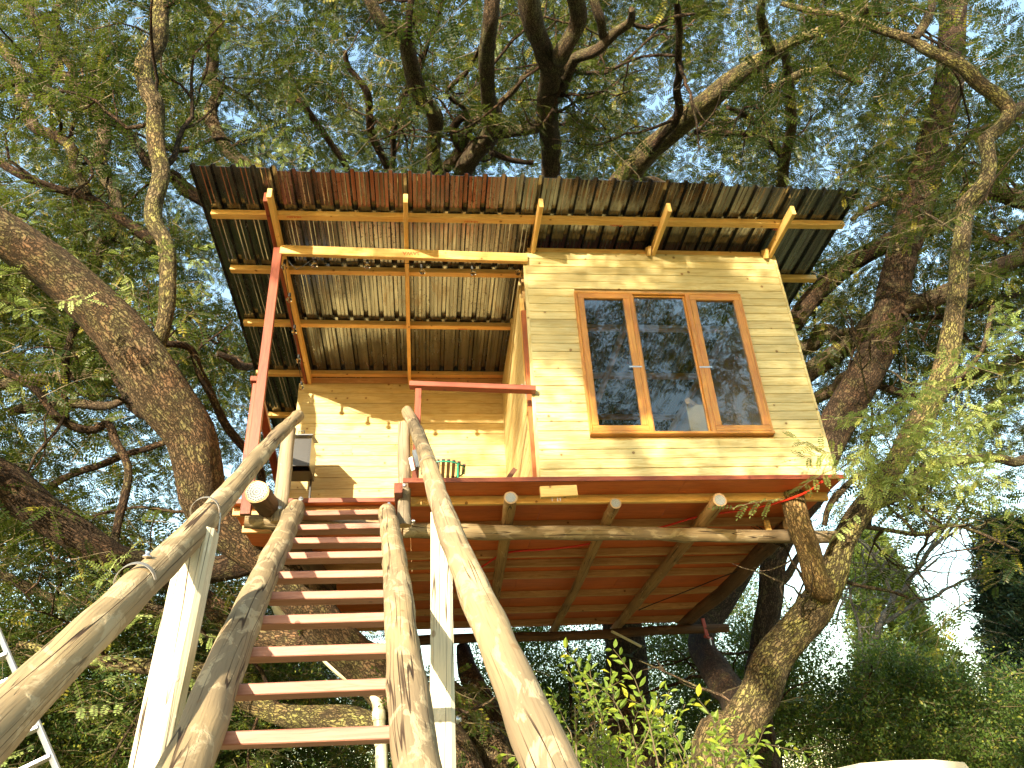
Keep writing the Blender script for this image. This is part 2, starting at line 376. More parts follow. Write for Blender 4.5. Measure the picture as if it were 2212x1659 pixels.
def tube_data(P, rr, sides=12, lump=0.0, knots=0, rng=R, cap=True, smooth_step=None, flat=0.0):
    if smooth_step: P, rr = smooth_path(P, rr, smooth_step)
    P = np.asarray(P, float); rr = np.asarray(rr, float); n = len(P)
    T = np.gradient(P, axis=0); T /= np.linalg.norm(T, axis=1)[:, None] + 1e-12
    ref = np.array([0, 0, 1.0]) if abs(T[0][2]) < 0.9 else np.array([1.0, 0, 0])
    N = nrm(np.cross(T[0], ref)); S = np.concatenate([[0], np.cumsum(np.linalg.norm(np.diff(P, axis=0), axis=1))])
    th = np.linspace(0, 2 * np.pi, sides, endpoint=False)
    ph = rng.uniform(0, 6.28, 8); off = rng.uniform(-50, 50, 3)
    kn = [(rng.uniform(0, S[-1]), rng.uniform(0, 6.28), rng.uniform(0.10, 0.22)) for _ in range(knots)]
    V = np.zeros((n, sides, 3)); G = np.zeros((n, sides, 3))
    rm = rr.mean()
    for i in range(n):
        if i:
            N = N - T[i] * (N @ T[i]); N = nrm(N)
        B = np.cross(T[i], N)
        s = S[i]; r = np.full(sides, rr[i])
        if lump:
            k = 1.0 / max(rm, 0.02)
            r = r * (1 + lump * (0.45 * np.sin(2 * th + ph[0] + s * 0.35 * k) + 0.35 * np.sin(3 * th + ph[1] - s * 0.5 * k) + 0.35 * np.sin(th + ph[2] + s * 0.9 * k) + 0.35 * math.sin(s * 0.42 * k + ph[3]) + 0.22 * math.sin(s * 1.1 * k + ph[5]) + 0.25 * np.sin(5 * th + ph[4] + s * 0.7 * k)))
        for ks, kt, ka in kn:
            dth = np.angle(np.exp(1j * (th - kt)))
            r = r * (1 + ka * np.exp(-((s - ks) / (0.9 * rm)) ** 2 - (dth / 0.45) ** 2))
        V[i] = P[i] + np.outer(r * np.cos(th), N) + np.outer(r * np.sin(th), B)
        G[i, :, 0] = s; G[i, :, 1] = rr[i] * np.cos(th); G[i, :, 2] = rr[i] * np.sin(th)
    V = V.reshape(-1, 3); G = G.reshape(-1, 3) + off
    i = np.arange(n - 1)[:, None] * sides; j = np.arange(sides)[None]; jn = (j + 1) % sides
    Fq = np.stack([i + j, i + jn, i + sides + jn, i + sides + j], -1).reshape(-1, 4)
    Fs = [tuple(f) for f in Fq]; fm = [0] * len(Fs)
    if cap:
        for e, rev in ((0, True), (n - 1, False)):
            idx = [e * sides + k for k in range(sides)]
            base = len(V); V = np.concatenate([V, V[idx]]); G = np.concatenate([G, G[idx]])
            idx = list(range(base, base + sides))
            Fs.append(tuple(idx[::-1] if rev else idx)); fm.append(1)
    return V, Fs, G, fm
def tube(name, P, rr, mat, parent=None, sides=12, lump=0.0, knots=0, step=None, capmat=None, cap=True):
    V, Fs, G, fm = tube_data(P, rr, sides, lump, knots, R, cap, step)
    o = mesh(name, V, Fs, [mat, capmat or mat], parent, G, True, fm)
    sm = np.ones(len(o.data.polygons), dtype=bool); sm[np.array(fm) == 1] = False
    o.data.polygons.foreach_set('use_smooth', sm)
    return o
def pole(name, p0, p1, r0, r1, mat, parent=None, sides=20, lump=0.05, knots=2, bend=0.0, capmat=CUT):
    p0, p1 = np.asarray(p0, float), np.asarray(p1, float)
    L = np.linalg.norm(p1 - p0); n = max(6, int(L / 0.07)); t = np.linspace(0, 1, n)[:, None]
    P = p0 * (1 - t) + p1 * t
    d = nrm(p1 - p0); s = nrm(np.cross(d, (0.2, 0.3, 1))); u = np.cross(d, s); a = R.uniform(0, 6.28, 4)
    if bend: P = P + s * bend * np.sin(t * 5.1 + a[0]) * np.sin(np.pi * t) + u * bend * np.sin(t * 7.3 + a[1]) * np.sin(np.pi * t)
    return tube(name, P, (r0 * (1 - t) + r1 * t)[:, 0], mat, parent, sides, lump, knots, None, capmat)
def nail_plate(c, d, r, parent):
    d = nrm(d); s = nrm(np.cross(d, (0, 0, 1))); u = np.cross(s, d); c = np.asarray(c, float) + d * 0.004
    V, G, Fs = [], [], []
    nr, na = 6, 8
    for k in range(nr + 1):
        for a in range(na * 3 + 1):
            th = a / (na * 3) * 2 * np.pi
            oct_ = math.cos(math.pi / 8) / math.cos(((th) % (math.pi / 4)) - math.pi / 8)
            q = k / nr
            V.append(c + (s * math.cos(th) + u * math.sin(th)) * r * q * oct_); G.append((q, a / (na * 3) * 8, 0))
    m = na * 3 + 1
    for k in range(nr):
        for a in range(na * 3): Fs.append((k * m + a, (k + 1) * m + a, (k + 1) * m + a + 1, k * m + a + 1))
    b = len(V); ring = [nr * m + a for a in range(na * 3)]
    for i in ring: V.append(V[i] - d * 0.0035); G.append((1, 0, 0))
    for i in range(na * 3): Fs.append((ring[i], b + i, b + (i + 1) % (na * 3), ring[(i + 1) % (na * 3)]))
    return mesh('nail_plate', V, Fs, NAILP, parent, G)
def bolt(c, d, parent, r=0.014):
    d = nrm(d); c = np.asarray(c, float)
    return tube('bolt', [c, c + d * 0.004, c + d * 0.0042, c + d * 0.018], [r * 1.5, r * 1.5, r * 0.8, r * 0.8], STEEL, parent, 8)

def polyline(name, P, r, mat, parent=None, sides=6, step=0.08):
    return tube(name, P, [r] * len(P) if np.isscalar(r) else r, mat, parent, sides, 0, 0, step)

# ------------------------------------------------------------------ ground
gv = []; gf = []; NG = 41
xs = np.sign(np.linspace(-1, 1, NG)) * np.abs(np.linspace(-1, 1, NG)) ** 2.2 * 400
for j in range(NG):
    for i in range(NG):
        x, y = xs[i], xs[j] + 6
        gv.append((x, y, 0.06 * math.sin(x * 0.7) * math.cos(y * 0.5) - (0 if abs(x) < 60 else 0.2)))
for j in range(NG - 1):
    for i in range(NG - 1): gf.append((j * NG + i, j * NG + i + 1, (j + 1) * NG + i + 1, (j + 1) * NG + i))
g_o = mesh('ground', gv, gf, GROUND, None, smooth=True); g_o['kind'] = 'structure'

# ------------------------------------------------------------------ tree house
XL, XR, YF, YB = 0.985, 3.68, 6.31, 8.85
ZD = 4.375                                                # deck surface
ZU = 4.357                                                # underside of the deck panels
def z_raft(Y): return 7.055 - 0.031 * (Y - 5.62)          # top edge of the rafters
RA, RB = 7.055 + 0.031 * 5.62, -0.031
house = thing('tree_house', 'pine plank tree house with red deck underside and corrugated roof among the branches', 'tree house', (1.3, 7.0, 3.9))

# deck panels (plywood sheets), each its own
def deck_panel(x0, x1, y0, y1):
    return box('deck_panel', (x0 + .002, y0 + .002, ZU), (x1 - .002, y1 - .002, ZD), PLY, house)
yf0 = atZ(1300, 1037, ZU)[1]
for x0, x1 in ((-0.16, 1.06), (1.06, 2.28), (2.28, 3.74)):
    for y0, y1 in ((yf0, 7.5), (7.5, 9.9), (9.9, 11.35)):
        deck_panel(x0, x1, y0, y1)
yr0 = atZ(750, 1083, ZU)[1]
deck_panel(-1.72, -0.16, yr0, 7.9)
deck_panel(-1.72, -0.16, 7.9, 9.6)
deck_panel(-1.72, -0.16, 9.6, 11.35)
box('deck_edge', (-0.20, yf0 - 0.016, 4.345), (3.75, yf0 - 0.001, 4.385), STAIN, house)
box('deck_edge', (-1.74, yr0 - 0.016, 4.345), (-0.21, yr0 - 0.001, 4.385), STAIN, house)
beam('step_bearer', (-0.24, yf0 - 0.01, 4.30), (-0.24, yr0 + 0.2, 4.30), 0.07, 0.09, STAIN, house)
# joists
jy = [atZ(1300, y, 4.285)[1] for y in (1083, 1136, 1197, 1218, 1243, 1284, 1317, 1344)]
for k, y in enumerate(jy):
    x0 = -1.70
    y = y + 0.03
    if k == 0: beam('joist', (-0.14, y, 4.317), (3.72, y, 4.317), 0.045, 0.078, JOIST if k else PINE, house)
    else: beam('joist', (max(x0, -1.7), y, 4.317), (3.70 - 0.01 * k, y, 4.317), 0.045, 0.078, JOIST, house)
beam('joist', (-1.70, yr0 + 0.12, 4.317), (-0.20, yr0 + 0.12, 4.317), 0.045, 0.078, JOIST, house)

# bearer poles under the joists (front end pixel, point further back)
for (a, b, r, mt) in (((1103, 1075), (1075, 1270), .057, LOG_BROWN), ((1330, 1087), (1204, 1345), .052, LOG_BROWN), ((1555, 1080), (1340, 1345), .064, LOG_BROWN)):
    p0 = atZ(*a, 4.228); p1 = atZ(*b, 4.222); d = nrm(p1 - p0); e = p0 + d * (11.45 - p0[1]) / d[1]
    o = pole('bearer_pole', p0, e, r, r * 0.95, mt, house, 16, 0.05, 3, 0.012)
    nail_plate(p0, -d, r * 0.80, o)
p0 = atZ(555, 1062, 4.205); o = pole('bearer_pole', p0, p0 + np.array([0.28, 2.6, 0.0]), 0.098, 0.09, LOG_DARK, house, 18, 0.05, 2, 0.0)
nail_plate(p0, (-0.1, -1, 0), 0.088, o)
p0 = atZ(1668, 1172, 4.215); p1 = atZ(1485, 1343, 4.21); d = nrm(p1 - p0)
pole('bearer_pole', p0 - d * 0.5, p1 + d * 0.25, 0.085, 0.075, LOG_DARK, house, 16, 0.07, 2, 0.02)
# cross logs
pole('front_log_beam', atZ(870, 1146, 4.10), atZ(1836, 1160, 4.10), 0.068, 0.062, LOG, house, 20, 0.07, 5, 0.016)
pole('front_log_beam', atZ(528, 1126, 4.09), atZ(866, 1143, 4.10), 0.058, 0.064, LOG, house, 18, 0.07, 2, 0.01)
pole('back_log_beam', atZ(890, 1384, 4.08), atZ(1572, 1357, 4.08), 0.065, 0.06, LOG_DARK, house, 16, 0.06, 3, 0.015)

# wall boards -------------------------------------------------
def board_profile(h, d):
    hh = h / 2
    return [(-hh, 0), (hh, 0), (hh, d - 0.010), (hh - 0.0035, d - 0.001), (hh * 0.5, d), (-hh * 0.5, d), (-hh + 0.003, d - 0.001), (-hh, d - 0.010)]
NROW = 27
CB = [np.array([XL, YF, 4.384]), np.array([3.684, YF, 4.404])]
CT = [np.array([XL + 0.02, YF, 6.945]), np.array([3.672, YF, 6.955])]
def fp(u, v): return (CB[0] * (1 - u) + CB[1] * u) * (1 - v) + (CT[0] * (1 - u) + CT[1] * u) * v
WX0, WX1, WZ0, WZ1 = 1.462, 3.192, 4.83, 6.42
front = box('front_wall', (XL + 0.02, YF + 0.003, 4.385), (WX0 - 0.03, YF + 0.05, 6.94), INNER, house)
frest = []
def in_front(lo, hi): return box('wall_backing', lo, hi, INNER, front)
in_front((WX1 + 0.03, YF + 0.003, 4.385), (3.66, YF + 0.05, 6.94))
in_front((WX0 - 0.028, YF + 0.003, 4.385), (WX1 + 0.028, YF + 0.05, WZ0 - 0.03))
in_front((WX0 - 0.028, YF + 0.003, WZ1 + 0.03), (WX1 + 0.028, YF + 0.05, 6.94))
rowh = 2.555 / NROW
for k in range(NROW):
    v = (k + 0.5) / NROW
    a, b = fp(0, v), fp(1, v)
    zc = (a[2] + b[2]) / 2
    segs = [(0.0, 1.0)]
    if zc + rowh / 2 > WZ0 - 0.01 and zc - rowh / 2 < WZ1 + 0.01:
        segs = [(0.0, (WX0 - XL) / (XR - XL)), ((WX1 - XL) / (XR - XL), 1.0)]
    for s0, s1 in segs:
        q0, q1 = fp(s0, v).copy(), fp(s1, v).copy()
        q0[0] += 0.001; q1[0] += R.uniform(-0.004, 0.006) if s1 == 1.0 else -0.001
        q0[2] += R.uniform(-0.0012, 0.0012); q1[2] += R.uniform(-0.0012, 0.0012)
        dy = R.uniform(-0.0015, 0.0015); q0[1] += dy; q1[1] += dy
        up = np.array([0, 0, 1.0]); out = np.array([0, -1.0, 0])
        profile_bar('plank', q0, q1, board_profile(rowh - 0.001, 0.022), up, out, PLANK, front)
beam('top_plate', (XL + 0.05, YF + 0.03, 6.985), (3.56, YF + 0.03, 6.995), 0.038, 0.085, PINE, house)
beam('corner_trim', (XL - 0.004, YF - 0.004, 4.39), (XL + 0.014, YF - 0.004, 6.93), 0.022, 0.05, PLANK, house, up=(1, 0, 0))

# right wall: boards run away from the front so that their ends make the scalloped corner
rw = box('side_wall', (3.655, YF + 0.06, 4.39), (3.668, 11.25, 6.90), INNER, house)
for k in range(NROW):
    zc = 4.404 + (k + 0.5) * rowh
    profile_bar('plank', (3.672, YF - 0.028, zc), (3.672, 11.25, zc), board_profile(rowh - 0.001, 0.024), np.array([0, 0, 1.0]), np.array([1.0, 0, 0]), PLANK, rw)
bw = box('room_back_wall', (-1.60, 11.25, 4.39), (3.64, 11.27, 5.45), INNER, house)  # unseen wall, upper half left off to let more light into the room
for x in (-1.0, -0.3, 0.4, 1.1, 1.8, 2.5, 3.2): beam('stud', (x, 11.22, 4.39), (x, 11.22, 6.85), 0.038, 0.05, PINE, bw)
for y in (7.0, 7.7, 8.4, 9.1, 9.8, 10.5): beam('stud', (3.632, y, 4.39), (3.632, y, 6.87), 0.05, 0.038, PINE, rw)

# porch back wall
BR = 0.1455
back = box('back_wall', (-1.60, YB + 0.003, 4.39), (0.975, YB + 0.05, 6.83), INNER, house)
lw = box('side_wall', (-1.62, YB + 0.05, 4.39), (-1.60, 11.25, 6.80), INNER, house)
k = 0; z = 4.39
while z < 6.75:
    h = BR
    xl = -1.615 - 0.012 * 0; 
    if k % 3 == 1:
        xj = R.uniform(-1.0, 0.3)
        segs = [(xl, xj), (xj + 0.002, 0.978)]
    else: segs = [(xl, 0.978)]
    for s0, s1 in segs:
        profile_bar('plank', (s0, YB, z + h / 2), (s1, YB, z + h / 2), board_profile(h - 0.001, 0.022), np.array([0, 0, 1.0]), np.array([0, -1.0, 0]), PLANK2, back)
    z += h; k += 1
zt_b = z
beam('top_plate', (-1.60, YB - 0.01, zt_b + 0.04), (0.975, YB - 0.01, zt_b + 0.04), 0.04, 0.075, JOIST, house)

# porch side wall (the room's left wall) with door jamb near the front corner
sw = box('side_wall', (XL + 0.004, 6.62, 4.39), (XL + 0.05, YB, 6.90), INNER, house)
z = 4.39
while z < 6.78:
    profile_bar('plank', (XL, 6.66, z + BR / 2), (XL, YB - 0.024, z + BR / 2), board_profile(BR - 0.001, 0.022), np.array([0, 0, 1.0]), np.array([-1.0, 0, 0]), PLANK2, sw)
    z += BR
beam('door_post', (XL - 0.012, 6.60, 4.39), (XL - 0.012, 6.60, 6.55), 0.045, 0.07, PINE, house, up=(0, 1, 0))
dj = beam('door_jamb', (XL - 0.02, 6.46, 4.39), (XL - 0.02, 6.46, 6.30), 0.05, 0.06, JAMB, house, up=(0, 1, 0))
beam('door_jamb', (XL + 0.02, 6.40, 4.39), (XL + 0.02, 6.40, 6.75), 0.04, 0.04, JAMB, house, up=(0, 1, 0))
hz = 5.42
tube('door_handle', [(XL - 0.045, 6.52, hz), (XL - 0.085, 6.52, hz), (XL - 0.09, 6.50, hz), (XL - 0.09, 6.42, hz)], [0.007, 0.008, 0.008, 0.007], STEEL, dj, 8)
box('lock_plate', (XL - 0.048, 6.505, hz - 0.11), (XL - 0.045, 6.535, hz + 0.09), STEEL, dj)

# window -----------------------------------------------------
Yw = YF - 0.034
win = beam('window_frame', (WX0, Yw + 0.03, WZ1 - 0.012), (WX1, Yw + 0.03, WZ1 - 0.012), 0.10, 0.026, SASH, house)
beam('window_frame_side', (WX0 + 0.013, Yw + 0.03, WZ0 + 0.002), (WX0 + 0.013, Yw + 0.03, WZ1 - 0.026), 0.026, 0.10, SASH, win, up=(0, 1, 0))
beam('window_frame_side', (WX1 - 0.013, Yw + 0.03, WZ0 + 0.002), (WX1 - 0.013, Yw + 0.03, WZ1 - 0.026), 0.026, 0.10, SASH, win, up=(0, 1, 0))
beam('window_sill', (WX0 - 0.0, Yw + 0.022, WZ0 - 0.012), (WX1 + 0.0, Yw + 0.022, WZ0 - 0.012), 0.11, 0.026, SASH, win)
def sash(x0, x1, dz0, dz1, st, y):
    s = beam('sash', (x0, y, dz1 - st / 2), (x1, y, dz1 - st / 2), 0.042, st, SASH, house)
    beam('sash_rail', (x0, y, dz0 + st / 2), (x1, y, dz0 + st / 2), 0.042, st, SASH, s)
    beam('sash_stile', (x0 + st / 2, y - 0.001, dz0 + st), (x0 + st / 2, y - 0.001, dz1 - st), 0.042, st, SASH, s, up=(1, 0, 0))
    beam('sash_stile', (x1 - st / 2, y - 0.001, dz0 + st), (x1 - st / 2, y - 0.001, dz1 - st), 0.042, st, SASH, s, up=(1, 0, 0))
    box('pane', (x0 + st - 0.004, y - 0.003, dz0 + st - 0.004), (x1 - st + 0.004, y + 0.003, dz1 - st + 0.004), GLASS, s)
    return s
a1, a2 = atY(1393, 790, Yw)[0], atY(1513, 790, Yw)[0]
a1, a2 = 2.035, 2.62
sash(WX0 + 0.027, a1 - 0.022, WZ0 + 0.004, WZ1 - 0.028, 0.062, Yw - 0.004)
sash(a2 + 0.022, WX1 - 0.027, WZ0 + 0.004, WZ1 - 0.028, 0.062, Yw - 0.004)
for x in (a1, a2): beam('mullion', (x, Yw + 0.02, WZ0 + 0.002), (x, Yw + 0.02, WZ1 - 0.026), 0.042, 0.09, SASH, win, up=(0, 1, 0))
mid = beam('fixed_light', (a1 + 0.022, Yw + 0.02, WZ1 - 0.036), (a2 - 0.022, Yw + 0.02, WZ1 - 0.036), 0.03, 0.018, SASH, house)
for x in (a1 + 0.030, a2 - 0.030): beam('glazing_bead', (x, Yw + 0.018, WZ0 + 0.004), (x, Yw + 0.018, WZ1 - 0.046), 0.016, 0.03, SASH, mid, up=(0, 1, 0))
box('pane', (a1 + 0.03, Yw + 0.016, WZ0 + 0.004), (a2 - 0.03, Yw + 0.022, WZ1 - 0.045), GLASS, mid)
for x in (a1 - 0.055, a2 + 0.05): box('window_stay', (x - 0.07, Yw - 0.0285, 5.515), (x + 0.055, Yw - 0.0255, 5.53), STEEL, win)

# interior: pine-framed ply panel, coloured cream to look sunlit, seen through the right-hand sash, loose floor-to-rafter braces
ib = beam('inner_partition', (2.86, 7.05, 4.39), (2.86, 7.05, 5.55), 0.30, 0.02, CREAM, house, up=(0.25, 1, 0))
beam('partition_batten', (2.70, 6.98, 5.56), (3.32, 7.7, 5.66), 0.05, 0.06, PINE, ib)
beam('partition_batten', (2.98, 6.98, 4.39), (2.98, 6.98, 5.60), 0.045, 0.045, PINE, ib, up=(0, 1, 0))

# rafters ----------------------------------------------------
RX = [-1.468, -0.212, 1.060, 2.335, 3.610]
TIPY = [5.60, 5.62, 5.63, 5.64, 5.63]
for x, ty in zip(RX, TIPY):
    sx = 0.0 if x < 0.9 else 0.03
    beam('rafter', (x + sx, ty, z_raft(ty) - 0.056), (x - 0.02, 10.35, z_raft(10.35) - 0.056), 0.042, 0.112, PINE, house)
beam('rafter_board', (-1.512, 5.66, z_raft(5.66) - 0.05), (-1.530, 8.82, z_raft(8.82) - 0.06), 0.036, 0.112, STAIN, house)
for x in (RX[3] - 0.035, RX[4] - 0.035): beam('rafter_cleat', (x, YF - 0.10, 6.925), (x, YF + 0.0, 6.985), 0.032, 0.10, PINE, house)
# purlins
def purlin(xa, ya, xb, yb):
    p = atP(xa, ya, RA, RB); q = atP(xb, yb, RA, RB)
    Y = (p[1] + q[1]) / 2
    pz = z_raft(Y) + 0.021
    p[1] = Y * 0.5 + p[1] * 0.5; q[1] = Y * 0.5 + q[1] * 0.5
    return beam('purlin', (p[0], p[1] + 0.036, pz), (q[0], q[1] + 0.036, pz), 0.074, 0.062, PINE, house), Y
_, yp1 = purlin(457, 467, 1829, 478)
_, yp2 = purlin(497, 581, 1765, 600)
_, yp3 = purlin(525, 694, 1600, 714)
_, yp4 = purlin(552, 804, 1560, 815)
_, yp5 = purlin(578, 893, 1500, 905)
print('PURLINS', yp1, yp2, yp3, yp4, yp5)
# red grade stamps printed upside down on the timber (flat print)
def stamp(P, rot, word, h=0.028):
    cu = bpy.data.curves.new('grade_stamp', 'FONT'); cu.body = word; cu.size = h; cu.extrude = 0.0003; cu.offset = 0.0008; cu.align_x = 'CENTER'
    tmp = bpy.data.objects.new('tmp', cu)
    me = bpy.data.meshes.new_from_object(tmp); bpy.data.objects.remove(tmp); me.materials.clear(); me.materials.append(INK)
    o = bpy.data.objects.new('grade_stamp', me); COL.objects.link(o); BASE[o.name] = Matrix.Identity(4)
    o.parent = house; o.matrix_parent_inverse = BASE['tree_house'].inverted()
    o.matrix_basis = Matrix.Translation(P) @ rot
UNDER = Matrix.Rotation(math.pi, 4, 'X') @ Matrix.Rotation(math.pi, 4, 'Z')
FRONTR = Matrix.Rotation(math.pi, 4, 'Y') @ Matrix.Rotation(math.pi / 2, 4, 'X')
for px_ in (636, 1018, 1336, 1696):
    q = atP(px_, 474, RA - 0.012, RB); stamp((q[0], yp1 + 0.045, z_raft(yp1) + 0.021 - 0.031 - 0.0012), UNDER, 'NS-4-S5U', 0.034)
for px_, yy_ in ((1000, 703),):
    q = atP(px_, yy_, RA - 0.012, RB); stamp((q[0], yp3 + 0.045, z_raft(yp3) + 0.021 - 0.031 - 0.0012), UNDER, 'NS-S5U', 0.034)
q = atY(888, 545, 6.2355); stamp((q[0], 6.2355, q[2] + 0.005), FRONTR, 'SAWA', 0.06)
# fascia beam under the rafters and its back twin
b0 = atY(606, 541, 6.262); b1 = atY(1139, 559, 6.262)
beam('porch_beam', b0, b1, 0.05, 0.108, PINE, house)
# roof sheets -------------------------------------------------
YR0, YRM, YR1 = 5.44, yp3 + 0.10, 10.45
pitch = 0.178
def sheet(x0, nrib, y0, y1, lift):
    prof = []
    for k in range(nrib):
        c = x0 + k * pitch
        if k: prof += [(c - 0.075, 0.0), (c - 0.068, 0.003), (c - 0.060, 0.0)]
        prof += [(c - 0.030, 0.0), (c - 0.016, 0.036), (c + 0.016, 0.036), (c + 0.030, 0.0)]
        if k < nrib - 1: prof += [(c + 0.060, 0.0), (c + 0.068, 0.003), (c + 0.075, 0.0)]
    prof = [(x0 - 0.034, 0.001)] + prof + [(x0 + (nrib - 1) * pitch + 0.034, 0.001)]
    n = len(prof); V, G, Fs = [], [], []
    off = R.uniform(-50, 50, 3); ny = 9
    wav = R.uniform(-0.006, 0.006, ny); skew = R.uniform(-0.02, 0.02)
    ysq = np.linspace(y0 + R.uniform(-0.02, 0.01), y1, ny)
    for side in (0, 1):
        for j, y in enumerate(ysq):
            for a, b in prof:
                V.append((a + skew * (y - y0) / 5, y, z_raft(y) + 0.053 + lift + b + side * 0.0016 + wav[j] * 0.3)); G.append(off + (y, a, b))
    m = n * ny
    for side in (0, 1):
        for j in range(ny - 1):
            for i in range(n - 1):
                q = (side * m + j * n + i, side * m + j * n + i + 1, side * m + (j + 1) * n + i + 1, side * m + (j + 1) * n + i)
                Fs.append(q if side else q[::-1])
    for i in range(n - 1): Fs.append((i, i + 1, m + i + 1, m + i))
    return mesh('roof_sheet', V, Fs, ROOF, house, G)
x = -2.13; k = 0
while x < 4.0:
    nr = 5
    lf = 0.0 if k % 2 == 0 else 0.004
    sheet(x, nr, YR0 + 0.010 * (k - 4) * 0.3, YRM + 0.12, 0.006 + lf)
    sheet(x, nr, YRM - 0.02, YR1, lf * 0.5)
    x += 4 * pitch; k += 1

# red frame parts of the porch -------------------------------------
beam('porch_post', atY(530, 1112, 6.262), atY(600, 548, 6.262) + np.array([0, 0, 0.06]), 0.085, 0.048, STAIN, house, up=(0, 1, 0))
p0 = atY(551, 817, 6.50); p1 = atY(604, 1052, 8.80)
beam('porch_side_rail', p0, p1, 0.085, 0.05, STAIN, house)
beam('porch_side_post', (p0[0] - 0.0, 6.56, 4.39), (p0[0], 6.56, p0[2] - 0.03), 0.05, 0.05, STAIN, house, up=(0, 1, 0))
r0 = atY(885, 832, 6.30); r1 = atY(1157, 842, 6.24)
beam('front_rail', r0, r1, 0.085, 0.052, STAIN, house)
beam('front_rail_post', atY(897, 1044, 6.30), atY(904, 842, 6.31), 0.058, 0.058, STAIN, house, up=(0, 1, 0))

# nailed offcut, clamp, cleat
oc = beam('nailed_offcut', atY(1167, 1064, 6.18), atY(1246, 1061, 6.18), 0.05, 0.098, PINE, house)
for x in (1192, 1204, 1210): q = atY(x, 1072, 6.18); tube('nail', [q, q + np.array([0, 0.0, -0.045])], [0.003, 0.003], STEEL, oc, 6)
beam('hanging_block', atZ(1655, 1125, 4.25), atZ(1656, 1125, 4.25) + np.array([0, 0, -0.13]), 0.05, 0.04, PINE, house, up=(0, 1, 0))

# ------------------------------------------------------------------ stairs
SA = np.array(atY(836, 1103, 6.38)); SBp = np.array(atY(905, 1600, 2.9))
slope = (SA[2] - SBp[2]) / (SA[1] - SBp[1]); S0 = SA[2] - slope * SA[1]
stairs = thing('pole_staircase', 'long pole staircase with red brown treads climbing to the tree house', 'staircase', (-0.35, 3.0, 0.0))
def onS(x, y, dz=0.0): return atP(x, y, S0 + dz, slope)
def extend(a, b, y):      # point on line a-b at Y = y
    d = b - a; return a + d * (y - a[1]) / d[1]
print('STAIR slope', slope, S0, 'A', SA, 'B', SBp)
ls0, ls1 = onS(638, 1100), onS(430, 1600)
rs0, rs1 = onS(836, 1108), onS(911, 1600)
yb = -S0 / slope
yb = max(yb, 0.4)
pole('stringer', ls0 + (ls0 - ls1) * 0.006, extend(ls0, ls1, yb), 0.080, 0.082, LOG, stairs, 24, 0.06, 6, 0.02)
pole('stringer', rs0 + (rs0 - rs1) * 0.006, extend(rs0, rs1, yb), 0.074, 0.082, LOG, stairs, 24, 0.06, 6, 0.02)
TR = [(649, 829, 1105), (643, 831, 1135), (632, 833, 1163), (620, 833, 1195), (604, 838, 1236), (585, 845, 1280), (557, 849, 1331), (533, 855, 1399), (495, 861, 1478), (452, 860, 1580)]
ty = [onS((a + b) / 2, y)[1] for a, b, y in TR]
print('TREAD Y', [round(v, 2) for v in ty])
def lerpS(a, b, y): return extend(a, b, y)
n_t = len(ty); fit = np.polyfit(np.arange(n_t), ty, 1)
yy = list(ty) + [ty[-1] + fit[0] * j for j in (1, 2, 3, 4, 5, 6, 7)]
for k, y in enumerate(yy):
    if y < 0.75: break
    a, b = lerpS(ls0, ls1, y), lerpS(rs0, rs1, y)
    d = nrm(b - a)
    p, q = a + d * 0.035, b - d * 0.045
    p[2] = q[2] = (a[2] + b[2]) / 2 - 0.012
    m = beam('tread', p + (0, 0.055, 0), q + (0, 0.055 + R.uniform(-.01, .01), R.uniform(-.004, .004)), 0.128, 0.044, TREAD, stairs)
    # notch cut faces where the tread enters the poles
    for c, s in ((a, 1), (b, -1)):
        box('notch', c + d * s * 0.030 + (-0.02, -0.012, 0.006), c + d * s * 0.030 + (0.03, 0.10, 0.014 + 0.04), LOG_GREY, stairs) if False else None
# hand rails
LA, LB = atY(645, 898, 6.40), atY(0, 1560, 2.2)
RA_, RB_ = atY(879, 888, 6.42), atY(1188, 1659, 2.05)
pole('handrail', LA, extend(LA, LB, 1.35), 0.052, 0.070, LOG, stairs, 28, 0.06, 7, 0.022)
pole('handrail', RA_, extend(RA_, RB_, 1.2), 0.050, 0.066, LOG, stairs, 28, 0.06, 7, 0.022)
